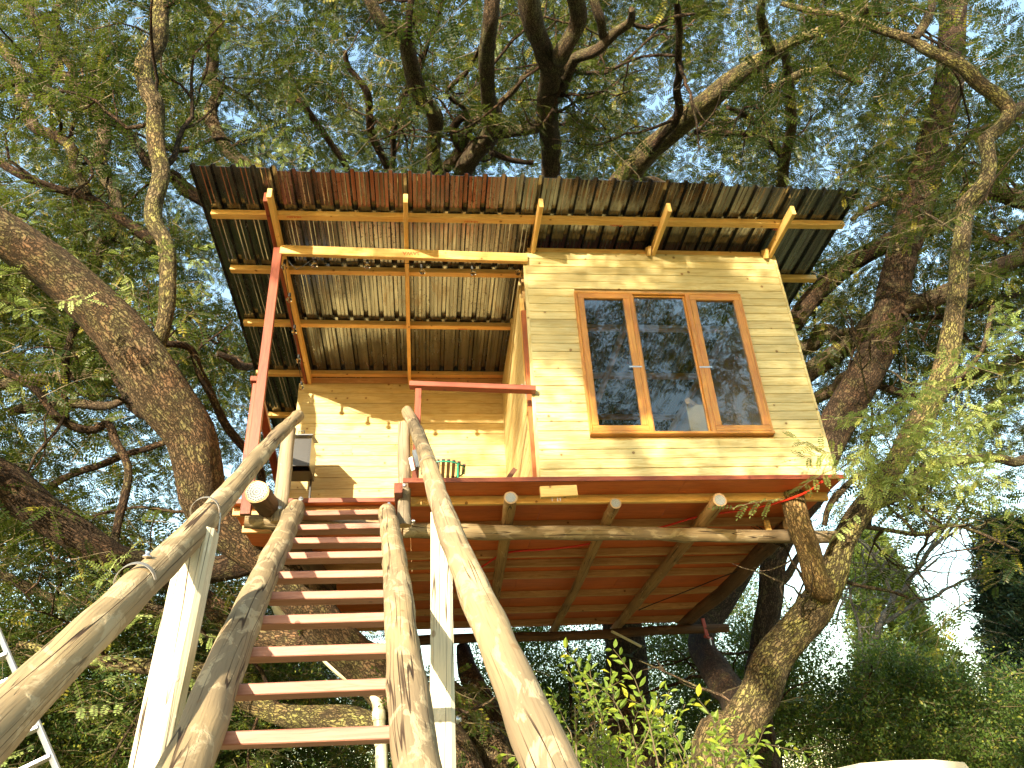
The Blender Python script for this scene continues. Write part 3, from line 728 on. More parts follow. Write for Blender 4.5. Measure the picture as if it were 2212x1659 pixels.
# rail posts: two grey poles bolted to the log beam, two squared posts to the ground
q0 = atY(600, 1130, 6.42); q1 = atY(626, 925, 6.40)
pl = pole('rail_post', q0, q1, 0.064, 0.056, LOG_GREY, stairs, 18, 0.06, 2, 0.006)
bolt(atY(604, 1098, 6.355), (0, -1, 0), stairs); bolt(atY(584, 1088, 6.37), (-1, -0.4, 0), stairs)
q0 = atY(873, 1136, 6.42); q1 = atY(873, 915, 6.40)
pole('rail_post', q0, q1, 0.060, 0.050, LOG_GREY, stairs, 18, 0.08, 2, 0.006)
bolt(atY(873, 1049, 6.36), (0, -1, 0), stairs); bolt(atY(892, 1126, 6.36), (1, -0.4, 0), stairs)
bolt(atY(650, 1078, 6.30), (0, -1, 0.4), stairs); bolt(atY(840, 1090, 6.30), (0, -1, 0.4), stairs)
def squared_post(pt, pb, w):
    pt, pb = np.asarray(pt, float), np.asarray(pb, float)
    L = np.linalg.norm(pb - pt); n = 24; off = R.uniform(-50, 50, 3)
    a = w / 2; c = w * 0.16
    prof = [(-a + c, -a), (a - c, -a), (a, -a + c), (a, a - c), (a - c, a), (-a + c, a), (-a, a - c), (-a, -a + c)]
    V, G, Fs = [], [], []
    for j in range(n):
        t = j / (n - 1); P = pt * (1 - t) + pb * t; wob = 1 + 0.03 * math.sin(t * 9 + off[0]) + 0.06 * t
        for x, y in prof: V.append((P[0] + x * wob, P[1] + y * wob, P[2])); G.append(off + (t * L, x, y))
    for j in range(n - 1):
        for i in range(8): Fs.append((j * 8 + i, (j + 1) * 8 + i, (j + 1) * 8 + (i + 1) % 8, j * 8 + (i + 1) % 8))
    Fs.append(tuple(range(8))); Fs.append(tuple((n - 1) * 8 + i for i in range(7, -1, -1)))
    return mesh('rail_post', V, Fs, POST, stairs, G)
YP = 3.62
t_ = atY(434, 1150, YP); b_ = atY(325, 1659, YP); d_ = nrm(b_ - t_); b_ = t_ + d_ * (t_[2] / -d_[2])
squared_post(t_, b_, 0.140)
YQ = 4.5
t_ = atY(953, 1112, YQ); b_ = atY(956, 1659, YQ); d_ = nrm(b_ - t_); b_ = t_ + d_ * (t_[2] / -d_[2])
squared_post(t_, b_, 0.128)
bolt(atY(988, 1555, YQ - 0.03), (1, -0.4, 0), stairs)
# steel straps round the hand rails
def strap(A, B, Y, rr, w, tail=True, mt=STRAP):
    c = extend(A, B, Y); d = nrm(B - A); s = nrm(np.cross(d, (0, 0, 1))); u = np.cross(s, d)
    V, Fs = [], []; n = 28
    for i in range(n + 1):
        th = -0.25 * math.pi + i / n * 1.5 * math.pi
        wv = 0.010 * math.sin(th * 2 + 1)
        for e in (-w / 2, w / 2):
            for q in (rr, rr + 0.002): V.append(c + d * (e + wv) + (s * math.cos(th) + u * math.sin(th)) * q)
    for i in range(n):
        b = i * 4
        Fs += [(b, b + 2, b + 6, b + 4), (b + 1, b + 5, b + 7, b + 3), (b, b + 4, b + 5, b + 1), (b + 2, b + 3, b + 7, b + 6)]
    Fs += [(0, 1, 3, 2), (n * 4, n * 4 + 2, n * 4 + 3, n * 4 + 1)]
    return mesh('steel_strap', V, Fs, mt, stairs)
def rail_r(A, B, ye, y, ra, rb):
    t = (A[1] - y) / (A[1] - ye); return ra + (rb - ra) * t
YS1 = LA[1] + (LB[1] - LA[1]) * 0.335; YS2 = LA[1] + (LB[1] - LA[1]) * 0.54
strap(LA, LB, 3.78, rail_r(LA, LB, 1.35, 3.78, .052, .070) * 1.10, 0.022)
strap(LA, LB, 2.98, rail_r(LA, LB, 1.35, 2.98, .052, .070) * 1.10, 0.024)
q = extend(LA, LB, 3.78); polyline('strap_tail', [q + (0.07, 0, -0.01), q + (0.075, -0.0, -0.10), q + (0.06, 0.0, -0.22)], 0.006, STRAP, stairs, 4)
q = extend(LA, LB, 3.05); bolt(q + (0.0, -0.0, 0.068), (0, 0, 1), stairs, 0.012)
strap(RA_, RB_, 4.62, rail_r(RA_, RB_, 1.2, 4.62, .050, .066) * 1.12, 0.012)

# ------------------------------------------------------------------ small things on the porch
# bistro table
TX, TY, TZ, TRr = atZ(957, 1014, 5.10)[0], atZ(957, 1014, 5.10)[1], 5.10, 0.245
tb = thing('bistro_table', 'small round slatted bistro table with green folding legs behind the right rail', 'table', (TX, TY, ZD))
for k in range(-4, 5):
    xx = k * 0.054; hl = math.sqrt(max(TRr ** 2 - xx ** 2, 0.0005))
    beam('slat', (TX + xx, TY - hl, TZ), (TX + xx, TY + hl, TZ), 0.034, 0.014, DKSLAT, tb)
th = np.linspace(0, 2 * np.pi, 41)
tube('rim', [(TX + TRr * 0.93 * math.cos(a), TY + TRr * 0.93 * math.sin(a), TZ - 0.014) for a in th], [0.008] * 41, TEAL, tb, 6, cap=False)
for sx in (-1, 1):
    for sy in (-1, 1):
        tube('leg', [(TX + sx * 0.15, TY - sy * 0.17, TZ - 0.016), (TX + sx * 0.15, TY + sy * 0.22, ZD + 0.001)], [0.010, 0.010], TEAL, tb, 6)
# black steel box on the left end of the porch
bx = thing('black_steel_box', 'black steel box with open slot below hanging at the left end of the plank wall', 'steel box', atY(640, 1005, 8.0))
B0, B1 = atY(600, 1010, 8.0), atY(668, 1010, 8.0)
zt1 = atY(660, 944, 8.0)[2]; zb1 = atY(660, 1006, 8.0)[2]
x0, x1, y0, y1 = B0[0], B1[0], 8.0, 8.42
box('side_panel', (x0, y0, zb1), (x0 + 0.012, y1, zt1), BLACK, bx); box('side_panel', (x1 - 0.012, y0, zb1), (x1, y1, zt1), BLACK, bx)
box('back_panel', (x0 + 0.013, y1 - 0.012, zb1), (x1 - 0.013, y1, zt1), BLACK, bx)
box('front_panel', (x0 + 0.013, y0, zb1), (x1 - 0.013, y0 + 0.012, zt1 - 0.02), BLACK, bx)
box('floor_panel', (x0 + 0.013, y0 + 0.14, zb1), (x1 - 0.013, y1 - 0.013, zb1 + 0.012), BLACK, bx)
V = [(x0 - 0.015, y0 - 0.05, zt1), (x1 + 0.015, y0 - 0.05, zt1), (x1 + 0.015, y1, zt1 + 0.13), (x0 - 0.015, y1, zt1 + 0.13)]
V += [(a, b, c + 0.012) for a, b, c in V]
mesh('sloped_lid', V, [(3, 2, 1, 0), (4, 5, 6, 7), (0, 1, 5, 4), (1, 2, 6, 5), (2, 3, 7, 6), (3, 0, 4, 7)], DGREY, bx)  # bluish grey colour makes the black box look lit on top
tube('carry_loop', [(x0 + .17, y0 + .1, zt1 + .06), (x0 + .17, y0 + .1, zt1 + .12), (x0 + .23, y0 + .1, zt1 + .13), (x0 + .23, y0 + .1, zt1 + .06)], [.006] * 4, BLACK, bx, 6)
for x in (x0 + 0.03, x1 - 0.03): beam('box_leg', (x, y1 - 0.04, ZD + 0.001), (x, y1 - 0.04, zb1), 0.025, 0.025, BLACK, bx, up=(0, 1, 0))
# flood light on the red rail post
fl = thing('flood_light', 'small grey flood light fixed beside the right stair post', 'lamp', atY(897, 1000, 6.22))
c = atY(899, 992, 6.20)
V = [c + v for v in ((-0.035, -0.03, 0.07), (0.045, -0.03, 0.09), (0.045, 0.04, 0.09), (-0.035, 0.04, 0.07), (0.0, -0.035, -0.09), (0.03, -0.035, -0.08), (0.03, 0.03, -0.08), (0.0, 0.03, -0.09))]
mesh('lamp_body', V, [(0, 1, 2, 3), (7, 6, 5, 4), (0, 4, 5, 1), (1, 5, 6, 2), (2, 6, 7, 3), (3, 7, 4, 0)], DGREY, fl)
c2 = c + (-0.035, -0.045, -0.06)
V = [c2 + v for v in ((-0.03, 0, 0.05), (0.0, -0.01, 0.06), (0.025, -0.01, -0.06), (-0.002, 0, -0.07))]; V += [v + (0, 0.018, 0) for v in V]
mesh('lamp_lens', V, [(0, 3, 2, 1), (4, 5, 6, 7), (0, 1, 5, 4), (1, 2, 6, 5), (2, 3, 7, 6), (3, 0, 4, 7)], LENS, fl)
tube('bracket', [c + (0.0, 0.04, 0), c + (0.0, 0.075, 0)], [0.012, 0.012], DGREY, fl, 8)
# folded brown thing leaning in the porch corner
br = tag(beam('metal_bracket', atY(1092, 1042, 7.6), atY(1113, 1012, 7.6), 0.05, 0.006, simple('brown_iron', (0.10, 0.04, 0.025), 0.4), None, up=(0, 1, 0.2)), 'brown metal bracket sticking up in the porch corner by the door', 'bracket')

# ------------------------------------------------------------------ string lights
sl = thing('string_lights', 'string of clear bulbs on a black cord along the porch beam and rafters', 'string lights', atY(880, 575, 6.35))
socket_me, bulb_me = None, None
def light_at(p, tilt=(0, 0, -1)):
    global socket_me, bulb_me
    if socket_me is None:
        V, Fs, G, fm = tube_data([(0, 0, 0.0), (0, 0, -0.005), (0, 0, -0.045), (0, 0, -0.05)], [0.010, 0.014, 0.016, 0.013], 10)
        socket_me = bpy.data.meshes.new('lamp_socket'); socket_me.from_pydata([tuple(v) for v in V], [], Fs); socket_me.materials.append(BLACK_P)
        zs = [-0.048, -0.055, -0.066, -0.080, -0.095, -0.108, -0.116, -0.119]; rs = [0.011, 0.013, 0.022, 0.029, 0.030, 0.024, 0.013, 0.003]
        V, Fs, G, fm = tube_data([(0, 0, z) for z in zs], rs, 14)
        bulb_me = bpy.data.meshes.new('bulb'); bulb_me.from_pydata([tuple(v) for v in V], [], Fs); bulb_me.materials.append(BULB)
        bulb_me.polygons.foreach_set('use_smooth', np.ones(len(bulb_me.polygons), dtype=bool))
    q = Vector((0, 0, -1)).rotation_difference(Vector(tilt))
    s = bpy.data.objects.new('lamp_socket', socket_me); COL.objects.link(s); s.parent = sl
    s.matrix_parent_inverse = BASE['string_lights'].inverted(); s.location = tuple(p); s.rotation_mode = 'QUATERNION'; s.rotation_quaternion = q
    b = bpy.data.objects.new('bulb', bulb_me); COL.objects.link(b); b.parent = s
for (x, y) in ((682, 560), (794, 563), (910, 571), (1019, 574)):
    light_at(atY(x, y, 6.33), nrm((R.uniform(-.2, .2), R.uniform(-.2, .2), -1)))
light_at(atY(616, 562, 6.36)); light_at(atY(1126, 576, 6.40), nrm((-0.5, 0, -1)))
for (x, y, Y) in ((624, 633, 6.85), (635, 702, 7.35), (644, 766, 7.95), (650, 824, 8.6)): light_at(atY(x, y, Y) + np.array([0.01, 0, 0]))
light_at(atY(1119, 630, 6.9)); light_at(atY(1106, 680, 7.3))
cord = [atY(x, y, Y) for x, y, Y in ((650, 822, 8.6), (642, 764, 7.95), (634, 700, 7.35), (623, 630, 6.85), (615, 560, 6.36), (622, 562, 6.33), (640, 582, 6.33), (655, 575, 6.33), (682, 559, 6.33), (735, 567, 6.33), (794, 562, 6.33), (850, 569, 6.33), (910, 569, 6.33), (965, 573, 6.33), (1019, 572, 6.33), (1075, 572, 6.35), (1126, 575, 6.40), (1124, 605, 6.6), (1119, 629, 6.9), (1106, 678, 7.3))]
polyline('cord', cord, 0.0035, BLACK_P, sl, 5, 0.06)

# ------------------------------------------------------------------ cables, clamp, pipe, step ladder
cb = [atZ(x, y, 4.27) for x, y in ((1776, 1040), (1745, 1062), (1690, 1083), (1620, 1100), (1560, 1108), (1500, 1118), (1440, 1136), (1380, 1150), (1310, 1165), (1255, 1178), (1180, 1187), (1095, 1194), (1045, 1222), (1000, 1250))]
tag(polyline('extension_cable', cb, 0.011, REDC, None, 8, 0.06), 'red cable sagging below the deck panels and joists', 'cable')
cb = [atZ(x, y, 4.20) for x, y in ((1610, 1228), (1560, 1246), (1480, 1278), (1410, 1305), (1380, 1318))]
tag(polyline('thin_black_cable', cb, 0.006, BLACK_P, None, 6, 0.08), 'thin black cable slung under the joists towards the right dark pole', 'cable')
cc = atZ(1525, 1362, 4.07)
cl = thing('red_clamp', 'red iron clamp gripping the right end of the back log', 'clamp', cc)
beam('clamp_bar', cc + (-0.05, -0.09, 0.14), cc + (-0.03, -0.09, -0.10), 0.05, 0.02, REDP, cl, up=(0, 1, 0))
beam('clamp_jaw', cc + (-0.06, -0.10, -0.10), cc + (0.07, 0.06, -0.10), 0.04, 0.03, REDP, cl)
tube('clamp_screw', [cc + (0.03, -0.02, -0.11), cc + (0.03, -0.02, -0.25)], [0.010, 0.010], STEEL, cl, 8)
pp = [(611, 1262), (600, 1300), (602, 1318), (618, 1330), (669, 1383), (738, 1450), (787, 1478), (812, 1506), (818, 1536), (821, 1600), (824, 1680)]
PY = 9.0
pth = [atY(x, y, PY) for x, y in pp]; pth.append(np.array([pth[-1][0] + 0.03, PY, 0.02]))
pi_ = thing('drain_pipe', 'cream plastic drain pipe bending down behind the staircase', 'pipe', (pth[-1][0], PY, 0))
polyline('pipe_run', pth, 0.062, PVC, pi_, 16, 0.05)
for i in (3, 8):
    d = nrm(pth[i + 1] - pth[i]); tube('pipe_collar', [pth[i], pth[i] + d * 0.09], [0.071, 0.071], PVC, pi_, 16)
LY = 5.2
r0, r1 = atY(-12, 1344, LY + 0.9), atY(122, 1659, LY)
d = nrm(r1 - r0); foot = r0 + d * (r0[2] / -d[2])
sl2 = thing('step_ladder', 'worn aluminium step ladder at the lower left behind the handrail', 'ladder', foot)
off = atY(34, 1659, LY) - atY(103, 1626, LY); off = nrm(off) * 0.42
for o_ in (np.zeros(3), off): beam('rail', r0 + o_, foot + o_, 0.02, 0.042, ALU, sl2)
Lr = np.linalg.norm(foot - r0)
s = 0.16
while s < Lr - 0.1:
    q = r0 + d * s; beam('step', q, q + off, 0.07, 0.022, ALU, sl2); s += 0.29
# PVC stub under the back log
pp = [atZ(1322, 1364, 4.0), atZ(1384, 1396, 3.9)]
tag(tube('pipe_offcut', pp, [0.018, 0.018], PVC, None, 10), 'short cream pipe poking out under the back log beside the trunk', 'pipe')

# ================================================================== TREES
# ---- leaf spray prototypes (mesh data reused by the crowns)
def spray_mesh(name, seed, kind, leafmat, twigmat):
    r = np.random.RandomState(seed); V, Fs, T, fm = [], [], [], []
    def leaflet(base, ax, nrmv, L, w, tint, n=6):
        sd = nrm(np.cross(nrmv, ax)); b = len(V)
        if n == 6:
            pts = [(0, 0), (0.28, 0.42), (0.72, 0.46), (1.0, 0.0), (0.72, -0.46), (0.28, -0.42)]
            for s, q in pts: V.append(base + ax * (s * L) + sd * (q * w))
            Fs.append(tuple(range(b, b + 6)))
        else:
            pts = [(0, 0, 0), (0.3, 0.40, .06), (0.62, 0.42, .06), (1.0, 0.0, -.12), (0.62, -0.42, .06), (0.3, -0.42, .06)]
            for s, q, z in pts: V.append(base + ax * (s * L) + sd * (q * w) + nrmv * (z * L))
            Fs.append((b, b + 1, b + 2, b + 3)); Fs.append((b, b + 3, b + 4, b + 5)); fm.append(0)
        T.extend([tint] * 6); fm.append(0)
    def stem(P, r0, r1):
        for i in range(len(P) - 1):
            a, c = P[i], P[i + 1]; d = nrm(c - a); s = nrm(np.cross(d, (0.1, 0.2, 1))); u = np.cross(s, d)
            ra = r0 + (r1 - r0) * i / (len(P) - 1); rb = r0 + (r1 - r0) * (i + 1) / (len(P) - 1); b = len(V)
            for q, rr in ((a, ra), (c, rb)):
                for k in range(3):
                    th = k * 2.094; V.append(q + (s * math.cos(th) + u * math.sin(th)) * rr); T.append(0.5)
            for k in range(3): Fs.append((b + k, b + (k + 1) % 3, b + 3 + (k + 1) % 3, b + 3 + k)); fm.append(1)
    def pinnate(base, d, up, L, npair, tint):
        n = npair; P = [base]
        dd = d.copy()
        for i in range(n + 1):
            dd = nrm(dd + np.array([0, 0, -0.055]) + r.normal(0, 0.02, 3)); P.append(P[-1] + dd * L / (n + 1))
        stem([P[0], P[len(P) // 2], P[-1]], 0.0013, 0.0007)
        for i in range(1, n + 2):
            ax0 = nrm(P[i] - P[i - 1]); sd = nrm(np.cross(up, ax0)); nn = nrm(np.cross(ax0, sd))
            sz = 0.031 * (0.75 + 0.4 * math.sin(math.pi * i / (n + 1.5)))
            for sgn in ((-1, 1) if i <= n else (0,)):
                a = nrm(ax0 * (0.35 if sgn else 1.0) + sd * sgn + nn * r.uniform(-0.28, 0.12))
                leaflet(P[i], a, nrm(nn + sd * sgn * r.uniform(-.2, .35) + ax0 * r.uniform(-.2, .2)), sz * r.uniform(.9, 1.1), sz * 0.50, tint + r.uniform(-.12, .12))
    if kind == 'locust':
        L = 0.42; P = [np.zeros(3)]; d = nrm((1, r.uniform(-.2, .2), r.uniform(-.05, .15)))
        for i in range(8):
            d = nrm(d + r.normal(0, 0.10, 3)); P.append(P[-1] + d * L / 8)
        stem(P, 0.004, 0.0015)
        for i in range(1, 9):
            ax = nrm(P[i] - P[i - 1]); up = nrm((r.normal(0, .25), r.normal(0, .25), 1)); sd = nrm(np.cross(up, ax)); sg = 1 if i % 2 else -1
            if i == 8: sg = 0.2
            dl = nrm(ax * 0.55 + sd * sg + np.array([0, 0, r.uniform(-.35, .2)]))
            pinnate(P[i], dl, up, r.uniform(0.14, 0.21), r.randint(6, 9), r.uniform(0, 1))
    elif kind == 'shrub':
        L = 0.42; P = [np.zeros(3)]; d = nrm((1, r.uniform(-.2, .2), 0.25))
        for i in range(9):
            d = nrm(d + r.normal(0, 0.10, 3) + np.array([0, 0, -0.02])); P.append(P[-1] + d * L / 9)
        stem(P, 0.004, 0.0015)
        for i in range(1, 10):
            ax = nrm(P[i] - P[i - 1]); th = i * 2.4 + r.uniform(-.3, .3); s = nrm(np.cross(ax, (0, 0, 1))); u = np.cross(s, ax)
            for k in (0, 1):
                q = s * math.cos(th + k * math.pi) + u * math.sin(th + k * math.pi)
                a = nrm(ax * 0.7 + q * 0.9 + np.array([0, 0, -0.25])); nn = nrm(np.array([0, 0, 1.0]) + r.normal(0, .3, 3)); nn = nrm(nn - a * (nn @ a))
                leaflet(P[i] + q * 0.008, a, nn, r.uniform(0.045, 0.075), r.uniform(0.022, 0.030), r.uniform(0, 1), 8)
    elif kind == 'needle':
        for k in range(34):
            t = r.uniform(0, 1); b = np.array([t * 0.38, 0, 0]) + r.normal(0, .035, 3)
            a = nrm((0.8, r.normal(0, .7), r.normal(0, .6))); nn = nrm(r.normal(0, 1, 3)); nn = nrm(nn - a * (nn @ a))
            leaflet(b, a, nn, r.uniform(0.06, 0.13), r.uniform(0.016, 0.028), r.uniform(0, 1))
        stem([np.zeros(3), np.array([0.38, 0, 0])], 0.005, 0.002)
    elif kind == 'small':
        for k in range(46):
            t = r.uniform(0, 1); b = np.array([t * 0.45, 0, 0]) + r.normal(0, .075, 3)
            a = nrm(r.normal(0, 1, 3) + np.array([.5, 0, -.2])); nn = nrm(np.array([0, 0, 1]) + r.normal(0, .7, 3)); nn = nrm(nn - a * (nn @ a))
            leaflet(b, a, nn, r.uniform(0.028, 0.05), r.uniform(0.018, 0.028), r.uniform(0, 1))
        stem([np.zeros(3), np.array([0.2, .02, 0.02]), np.array([0.45, 0, 0])], 0.005, 0.0015)
    me = bpy.data.meshes.new(name); me.from_pydata([tuple(v) for v in V], [], Fs)
    a = me.attributes.new('tint', 'FLOAT', 'POINT'); a.data.foreach_set('value', np.array(T, dtype=np.float32))
    me.materials.append(leafmat); me.materials.append(twigmat)
    me.polygons.foreach_set('material_index', np.array(fm, dtype=np.int32)); me.update()
    o = bpy.data.objects.new(name, me); o.use_fake_user = True
    return o
TWIG = simple('green_brown_twig', (0.13, 0.10, 0.05), 0.7)
P_LOC = [spray_mesh('leaf_spray', 10 + i, 'locust', LEAF, TWIG) for i in range(5)]
P_PAINTED_LIT = [spray_mesh('painted_lit_leaf_spray', 20 + i, 'locust', LEAF_PAINTED_LIT, TWIG) for i in range(4)]
P_SHR = [spray_mesh('shrub_spray', 30 + i, 'shrub', LEAF_SHRUB, TWIG) for i in range(3)]
P_CON = [spray_mesh('needle_spray', 40 + i, 'needle', LEAF_DARK, TWIG) for i in range(3)]
P_CYP = [spray_mesh('cypress_spray', 50 + i, 'needle', LEAF_CYP, TWIG) for i in range(3)]
P_UND = [spray_mesh('understorey_spray', 60 + i, 'small', LEAF_UNDER, TWIG) for i in range(3)]

def scatter_group(protos):
    ng = bpy.data.node_groups.new('leaf_scatter', 'GeometryNodeTree')
    ng.interface.new_socket('Geometry', in_out='INPUT', socket_type='NodeSocketGeometry')
    ng.interface.new_socket('Geometry', in_out='OUTPUT', socket_type='NodeSocketGeometry')
    N = ng.nodes; gi = N.new('NodeGroupInput'); go = N.new('NodeGroupOutput')
    inst = N.new('GeometryNodeInstanceOnPoints'); g2i = N.new('GeometryNodeGeometryToInstance')
    for p in protos:
        oi = N.new('GeometryNodeObjectInfo'); oi.inputs['Object'].default_value = p; oi.transform_space = 'ORIGINAL'
        ng.links.new(oi.outputs['Geometry'], g2i.inputs[0])
    def named(n, t):
        a = N.new('GeometryNodeInputNamedAttribute'); a.data_type = t; a.inputs['Name'].default_value = n; return a.outputs['Attribute']
    ng.links.new(gi.outputs[0], inst.inputs['Points']); ng.links.new(g2i.outputs[0], inst.inputs['Instance'])
    inst.inputs['Pick Instance'].default_value = True
    ng.links.new(named('idx', 'INT'), inst.inputs['Instance Index'])
    e2r = N.new('FunctionNodeEulerToRotation'); ng.links.new(named('rot', 'FLOAT_VECTOR'), e2r.inputs[0]); ng.links.new(e2r.outputs[0], inst.inputs['Rotation'])
    ng.links.new(named('scl', 'FLOAT'), inst.inputs['Scale'])
    ng.links.new(inst.outputs[0], go.inputs[0])
    return ng
_groups = {}
def scatter(name, pts, protos, parent, scale=(0.8, 1.25), tilt=0.35, dirs=None, rng=R, kind='stuff', mats=()):
    pts = np.asarray(pts, dtype=np.float32); n = len(pts)
    if n == 0: return None
    key = protos[0].name
    if key not in _groups: _groups[key] = scatter_group(protos)
    me = bpy.data.meshes.new(name); me.vertices.add(n); me.vertices.foreach_set('co', pts.ravel())
    rot = np.zeros((n, 3), dtype=np.float32)
    rot[:, 0] = rng.normal(0, tilt, n); rot[:, 1] = rng.normal(0.12, tilt, n); rot[:, 2] = rng.uniform(0, 6.283, n)
    if dirs is not None:
        rot[:, 2] = np.arctan2(dirs[:, 1], dirs[:, 0]) + rng.normal(0, 0.5, n)
        rot[:, 1] = -np.arcsin(np.clip(dirs[:, 2], -1, 1)) * 0.7 + rng.normal(0, tilt, n)
    a = me.attributes.new('rot', 'FLOAT_VECTOR', 'POINT'); a.data.foreach_set('vector', rot.ravel())
    a = me.attributes.new('scl', 'FLOAT', 'POINT'); a.data.foreach_set('value', rng.uniform(scale[0], scale[1], n).astype(np.float32))
    a = me.attributes.new('idx', 'INT', 'POINT'); a.data.foreach_set('value', rng.randint(0, len(protos), n).astype(np.int32))
    o = link(name, me, parent, [m for m in protos[0].data.materials])
    md = o.modifiers.new('scatter', 'NODES'); md.node_group = _groups[key]
    o['kind'] = kind
    return o

# ---- the space kept open: the house itself, the stair and the view of them
HP = np.array([(415, 360), (1870, 412), (1775, 690), (1812, 1030), (1845, 1180), (1500, 1400), (860, 1410), (500, 1140), (540, 820)], float)
def in_poly(P, poly):
    x, y = P[:, 0], P[:, 1]; c = np.zeros(len(P), bool); n = len(poly)
    for i in range(n):
        x1, y1 = poly[i]; x2, y2 = poly[(i + 1) % n]
        if y1 == y2: continue
        cond = ((y1 > y) != (y2 > y)) & (x < (x2 - x1) * (y - y1) / (y2 - y1) + x1); c ^= cond
    return c
def blocked(P):
    P = np.atleast_2d(P); q = pix(P)
    front = (q[:, 2] > 0.2) & (P[:, 1] < 11.6) & in_poly(q[:, :2], HP)
    stair = (q[:, 2] > 0.2) & (P[:, 1] < 6.8) & (q[:, 1] > 860) & (q[:, 0] < 1330) & (q[:, 1] > 1700 - q[:, 0] * 1.25)
    inside = (P[:, 0] > -2.5) & (P[:, 0] < 4.4) & (P[:, 1] > 5.2) & (P[:, 1] < 11.6) & (P[:, 2] > 4.0) & (P[:, 2] < 7.4)
    near = (np.linalg.norm(P - EYEP, axis=1) < 2.6)
    return front | stair | inside | near

def limb(path, parent, mat=BARK, name='limb', lump=0.10, sides=None, jitter=0.0, zmin=None, knots=1, fwd=0.0):
    if fwd: path = [(x, y, Y - fwd * min(1.0, max(0.0, (620 - y) / 620)), r) for x, y, Y, r in path]
    P = np.array([atY(x, y, Y) for x, y, Y, r in path]); rr = np.array([rad(p, q[3]) for p, q in zip(P, path)])
    if zmin is not None:
        P = np.vstack([P, [P[-1][0] + zmin[0], P[-1][1] + zmin[1], -0.1]]); rr = np.append(rr, rr[-1] * zmin[2])
    sd = sides or (24 if rr.max() > 0.15 else 14 if rr.max() > 0.06 else 9)
    Ps, rs = smooth_path(P, rr, max(0.05, rr.mean() * 0.5))
    if rr.max() < 0.16 and len(Ps) > 4:                  # small natural crookedness
        t = np.linspace(0, 1, len(Ps)); k = R.uniform(0, 6.28, 6); L = np.linalg.norm(np.diff(Ps, axis=0), axis=1).sum()
        w = np.sin(np.pi * t)[:, None] * rr.mean() * 0.8
        Ps = Ps + w * np.stack([np.sin(t * L * 3.1 + k[0]) + .5 * np.sin(t * L * 7 + k[1]), np.sin(t * L * 2.3 + k[2]), np.sin(t * L * 3.7 + k[3]) + .5 * np.sin(t * L * 8 + k[4])], 1)
    tube(name, Ps, rs, mat, parent, sd, lump, knots, None)
    return Ps, rs

def grow(limbs, n, rng, L=(1.0, 2.6), upb=0.25, r0=(0.018, 0.04), droop=0.0, child=3):
    """wandering secondary branches from the limbs; returns polylines with radii and leaf anchor points with directions"""
    out, anchors, dirs = [], [], []
    flat = [(Ps, rs) for Ps, rs in limbs]
    wts = np.array([np.linalg.norm(np.diff(P, axis=0), axis=1).sum() for P, _ in flat]); wts = wts / wts.sum()
    tries = 0
    while len(out) < n and tries < n * 6:
        tries += 1
        P, rs = flat[rng.choice(len(flat), p=wts)]
        i = rng.randint(int(len(P) * 0.2), len(P)); b = P[i]
        if b[2] < 2.0: continue
        d = nrm(rng.normal(0, 1, 3) + np.array([0, 0, upb])); ll = rng.uniform(*L); k = 9
        r = min(rng.uniform(*r0), rs[i] * 0.7); path = [b]
        for j in range(k):
            d = nrm(d + rng.normal(0, 0.26, 3) + np.array([0, 0, 0.04 - droop])); path.append(path[-1] + d * ll / k)
        path = np.array(path)
        if blocked(path[2:]).any(): continue
        out.append((path, np.linspace(r, r * 0.25, k + 1)))
        for c in range(child):
            j = rng.randint(2, k); d2 = nrm((path[j] - path[j - 1]) / (ll / k) + rng.normal(0, 0.8, 3)); q = [path[j]]
            for m in range(6):
                d2 = nrm(d2 + rng.normal(0, 0.3, 3)); q.append(q[-1] + d2 * ll * 0.45 / 6)
            q = np.array(q)
            if blocked(q[1:]).any(): continue
            out.append((q, np.linspace(r * 0.5, r * 0.12, 7)))
            for m in (3, 4, 5, 6): anchors.append(q[m]); dirs.append(d2)
        for j in range(4, k + 1): anchors.append(path[j]); dirs.append(nrm(path[j] - path[j - 1]))
    return out, np.array(anchors), np.array(dirs)

def twig_mesh(name, lines, mat, parent):
    V, Fs, G = [], [], []; nb = 0
    for P, rr in lines:
        v, f, g, fm = tube_data(P, rr, 5, 0, 0, R, False)
        V.append(v); G.append(g); Fs += [tuple(i + nb for i in q) for q in f]; nb += len(v)
    if not V: return None
    o = mesh(name, np.concatenate(V), Fs, mat, parent, np.concatenate(G), True); o['kind'] = 'stuff'; return o

def balls(rng, centres, n, sxy, sz):
    pts = np.repeat(centres, n, axis=0); pts = pts + rng.normal(0, 1, pts.shape) * np.array([sxy, sxy, sz]); return pts

# =============================================== tree 1: the big leaning locust on the left
t1 = thing('locust_tree', 'big locust tree whose thick ridged trunk leans over the upper left behind the handrail', 'tree', (-1.0, 9.2, 0), 'locust trees round the tree house')
L1 = limb([(0 - 160, 380, 5.5, 40), (0, 500, 5.9, 45), (120, 588, 6.2, 49), (240, 695, 6.5, 52), (305, 780, 6.7, 56), (355, 865, 6.9, 59), (408, 935, 7.1, 52), (432, 1020, 7.35, 47), (448, 1090, 7.6, 45), (520, 1165, 7.9, 46), (600, 1225, 8.2, 48), (700, 1350, 8.6, 46), (790, 1440, 9.0, 48), (900, 1560, 9.3, 56), (985, 1690, 9.5, 66)], t1, BARK, 'trunk', 0.13, 30, zmin=(0.1, 0.1, 1.5), knots=6)
L2 = limb([(-120, 990, 6.6, 40), (0, 1042, 6.9, 40), (110, 1118, 7.2, 37), (230, 1195, 7.5, 32), (320, 1222, 7.8, 28), (440, 1236, 8.0, 27), (560, 1205, 8.1, 28)], t1, BARK_DARK, lump=0.12, knots=3)
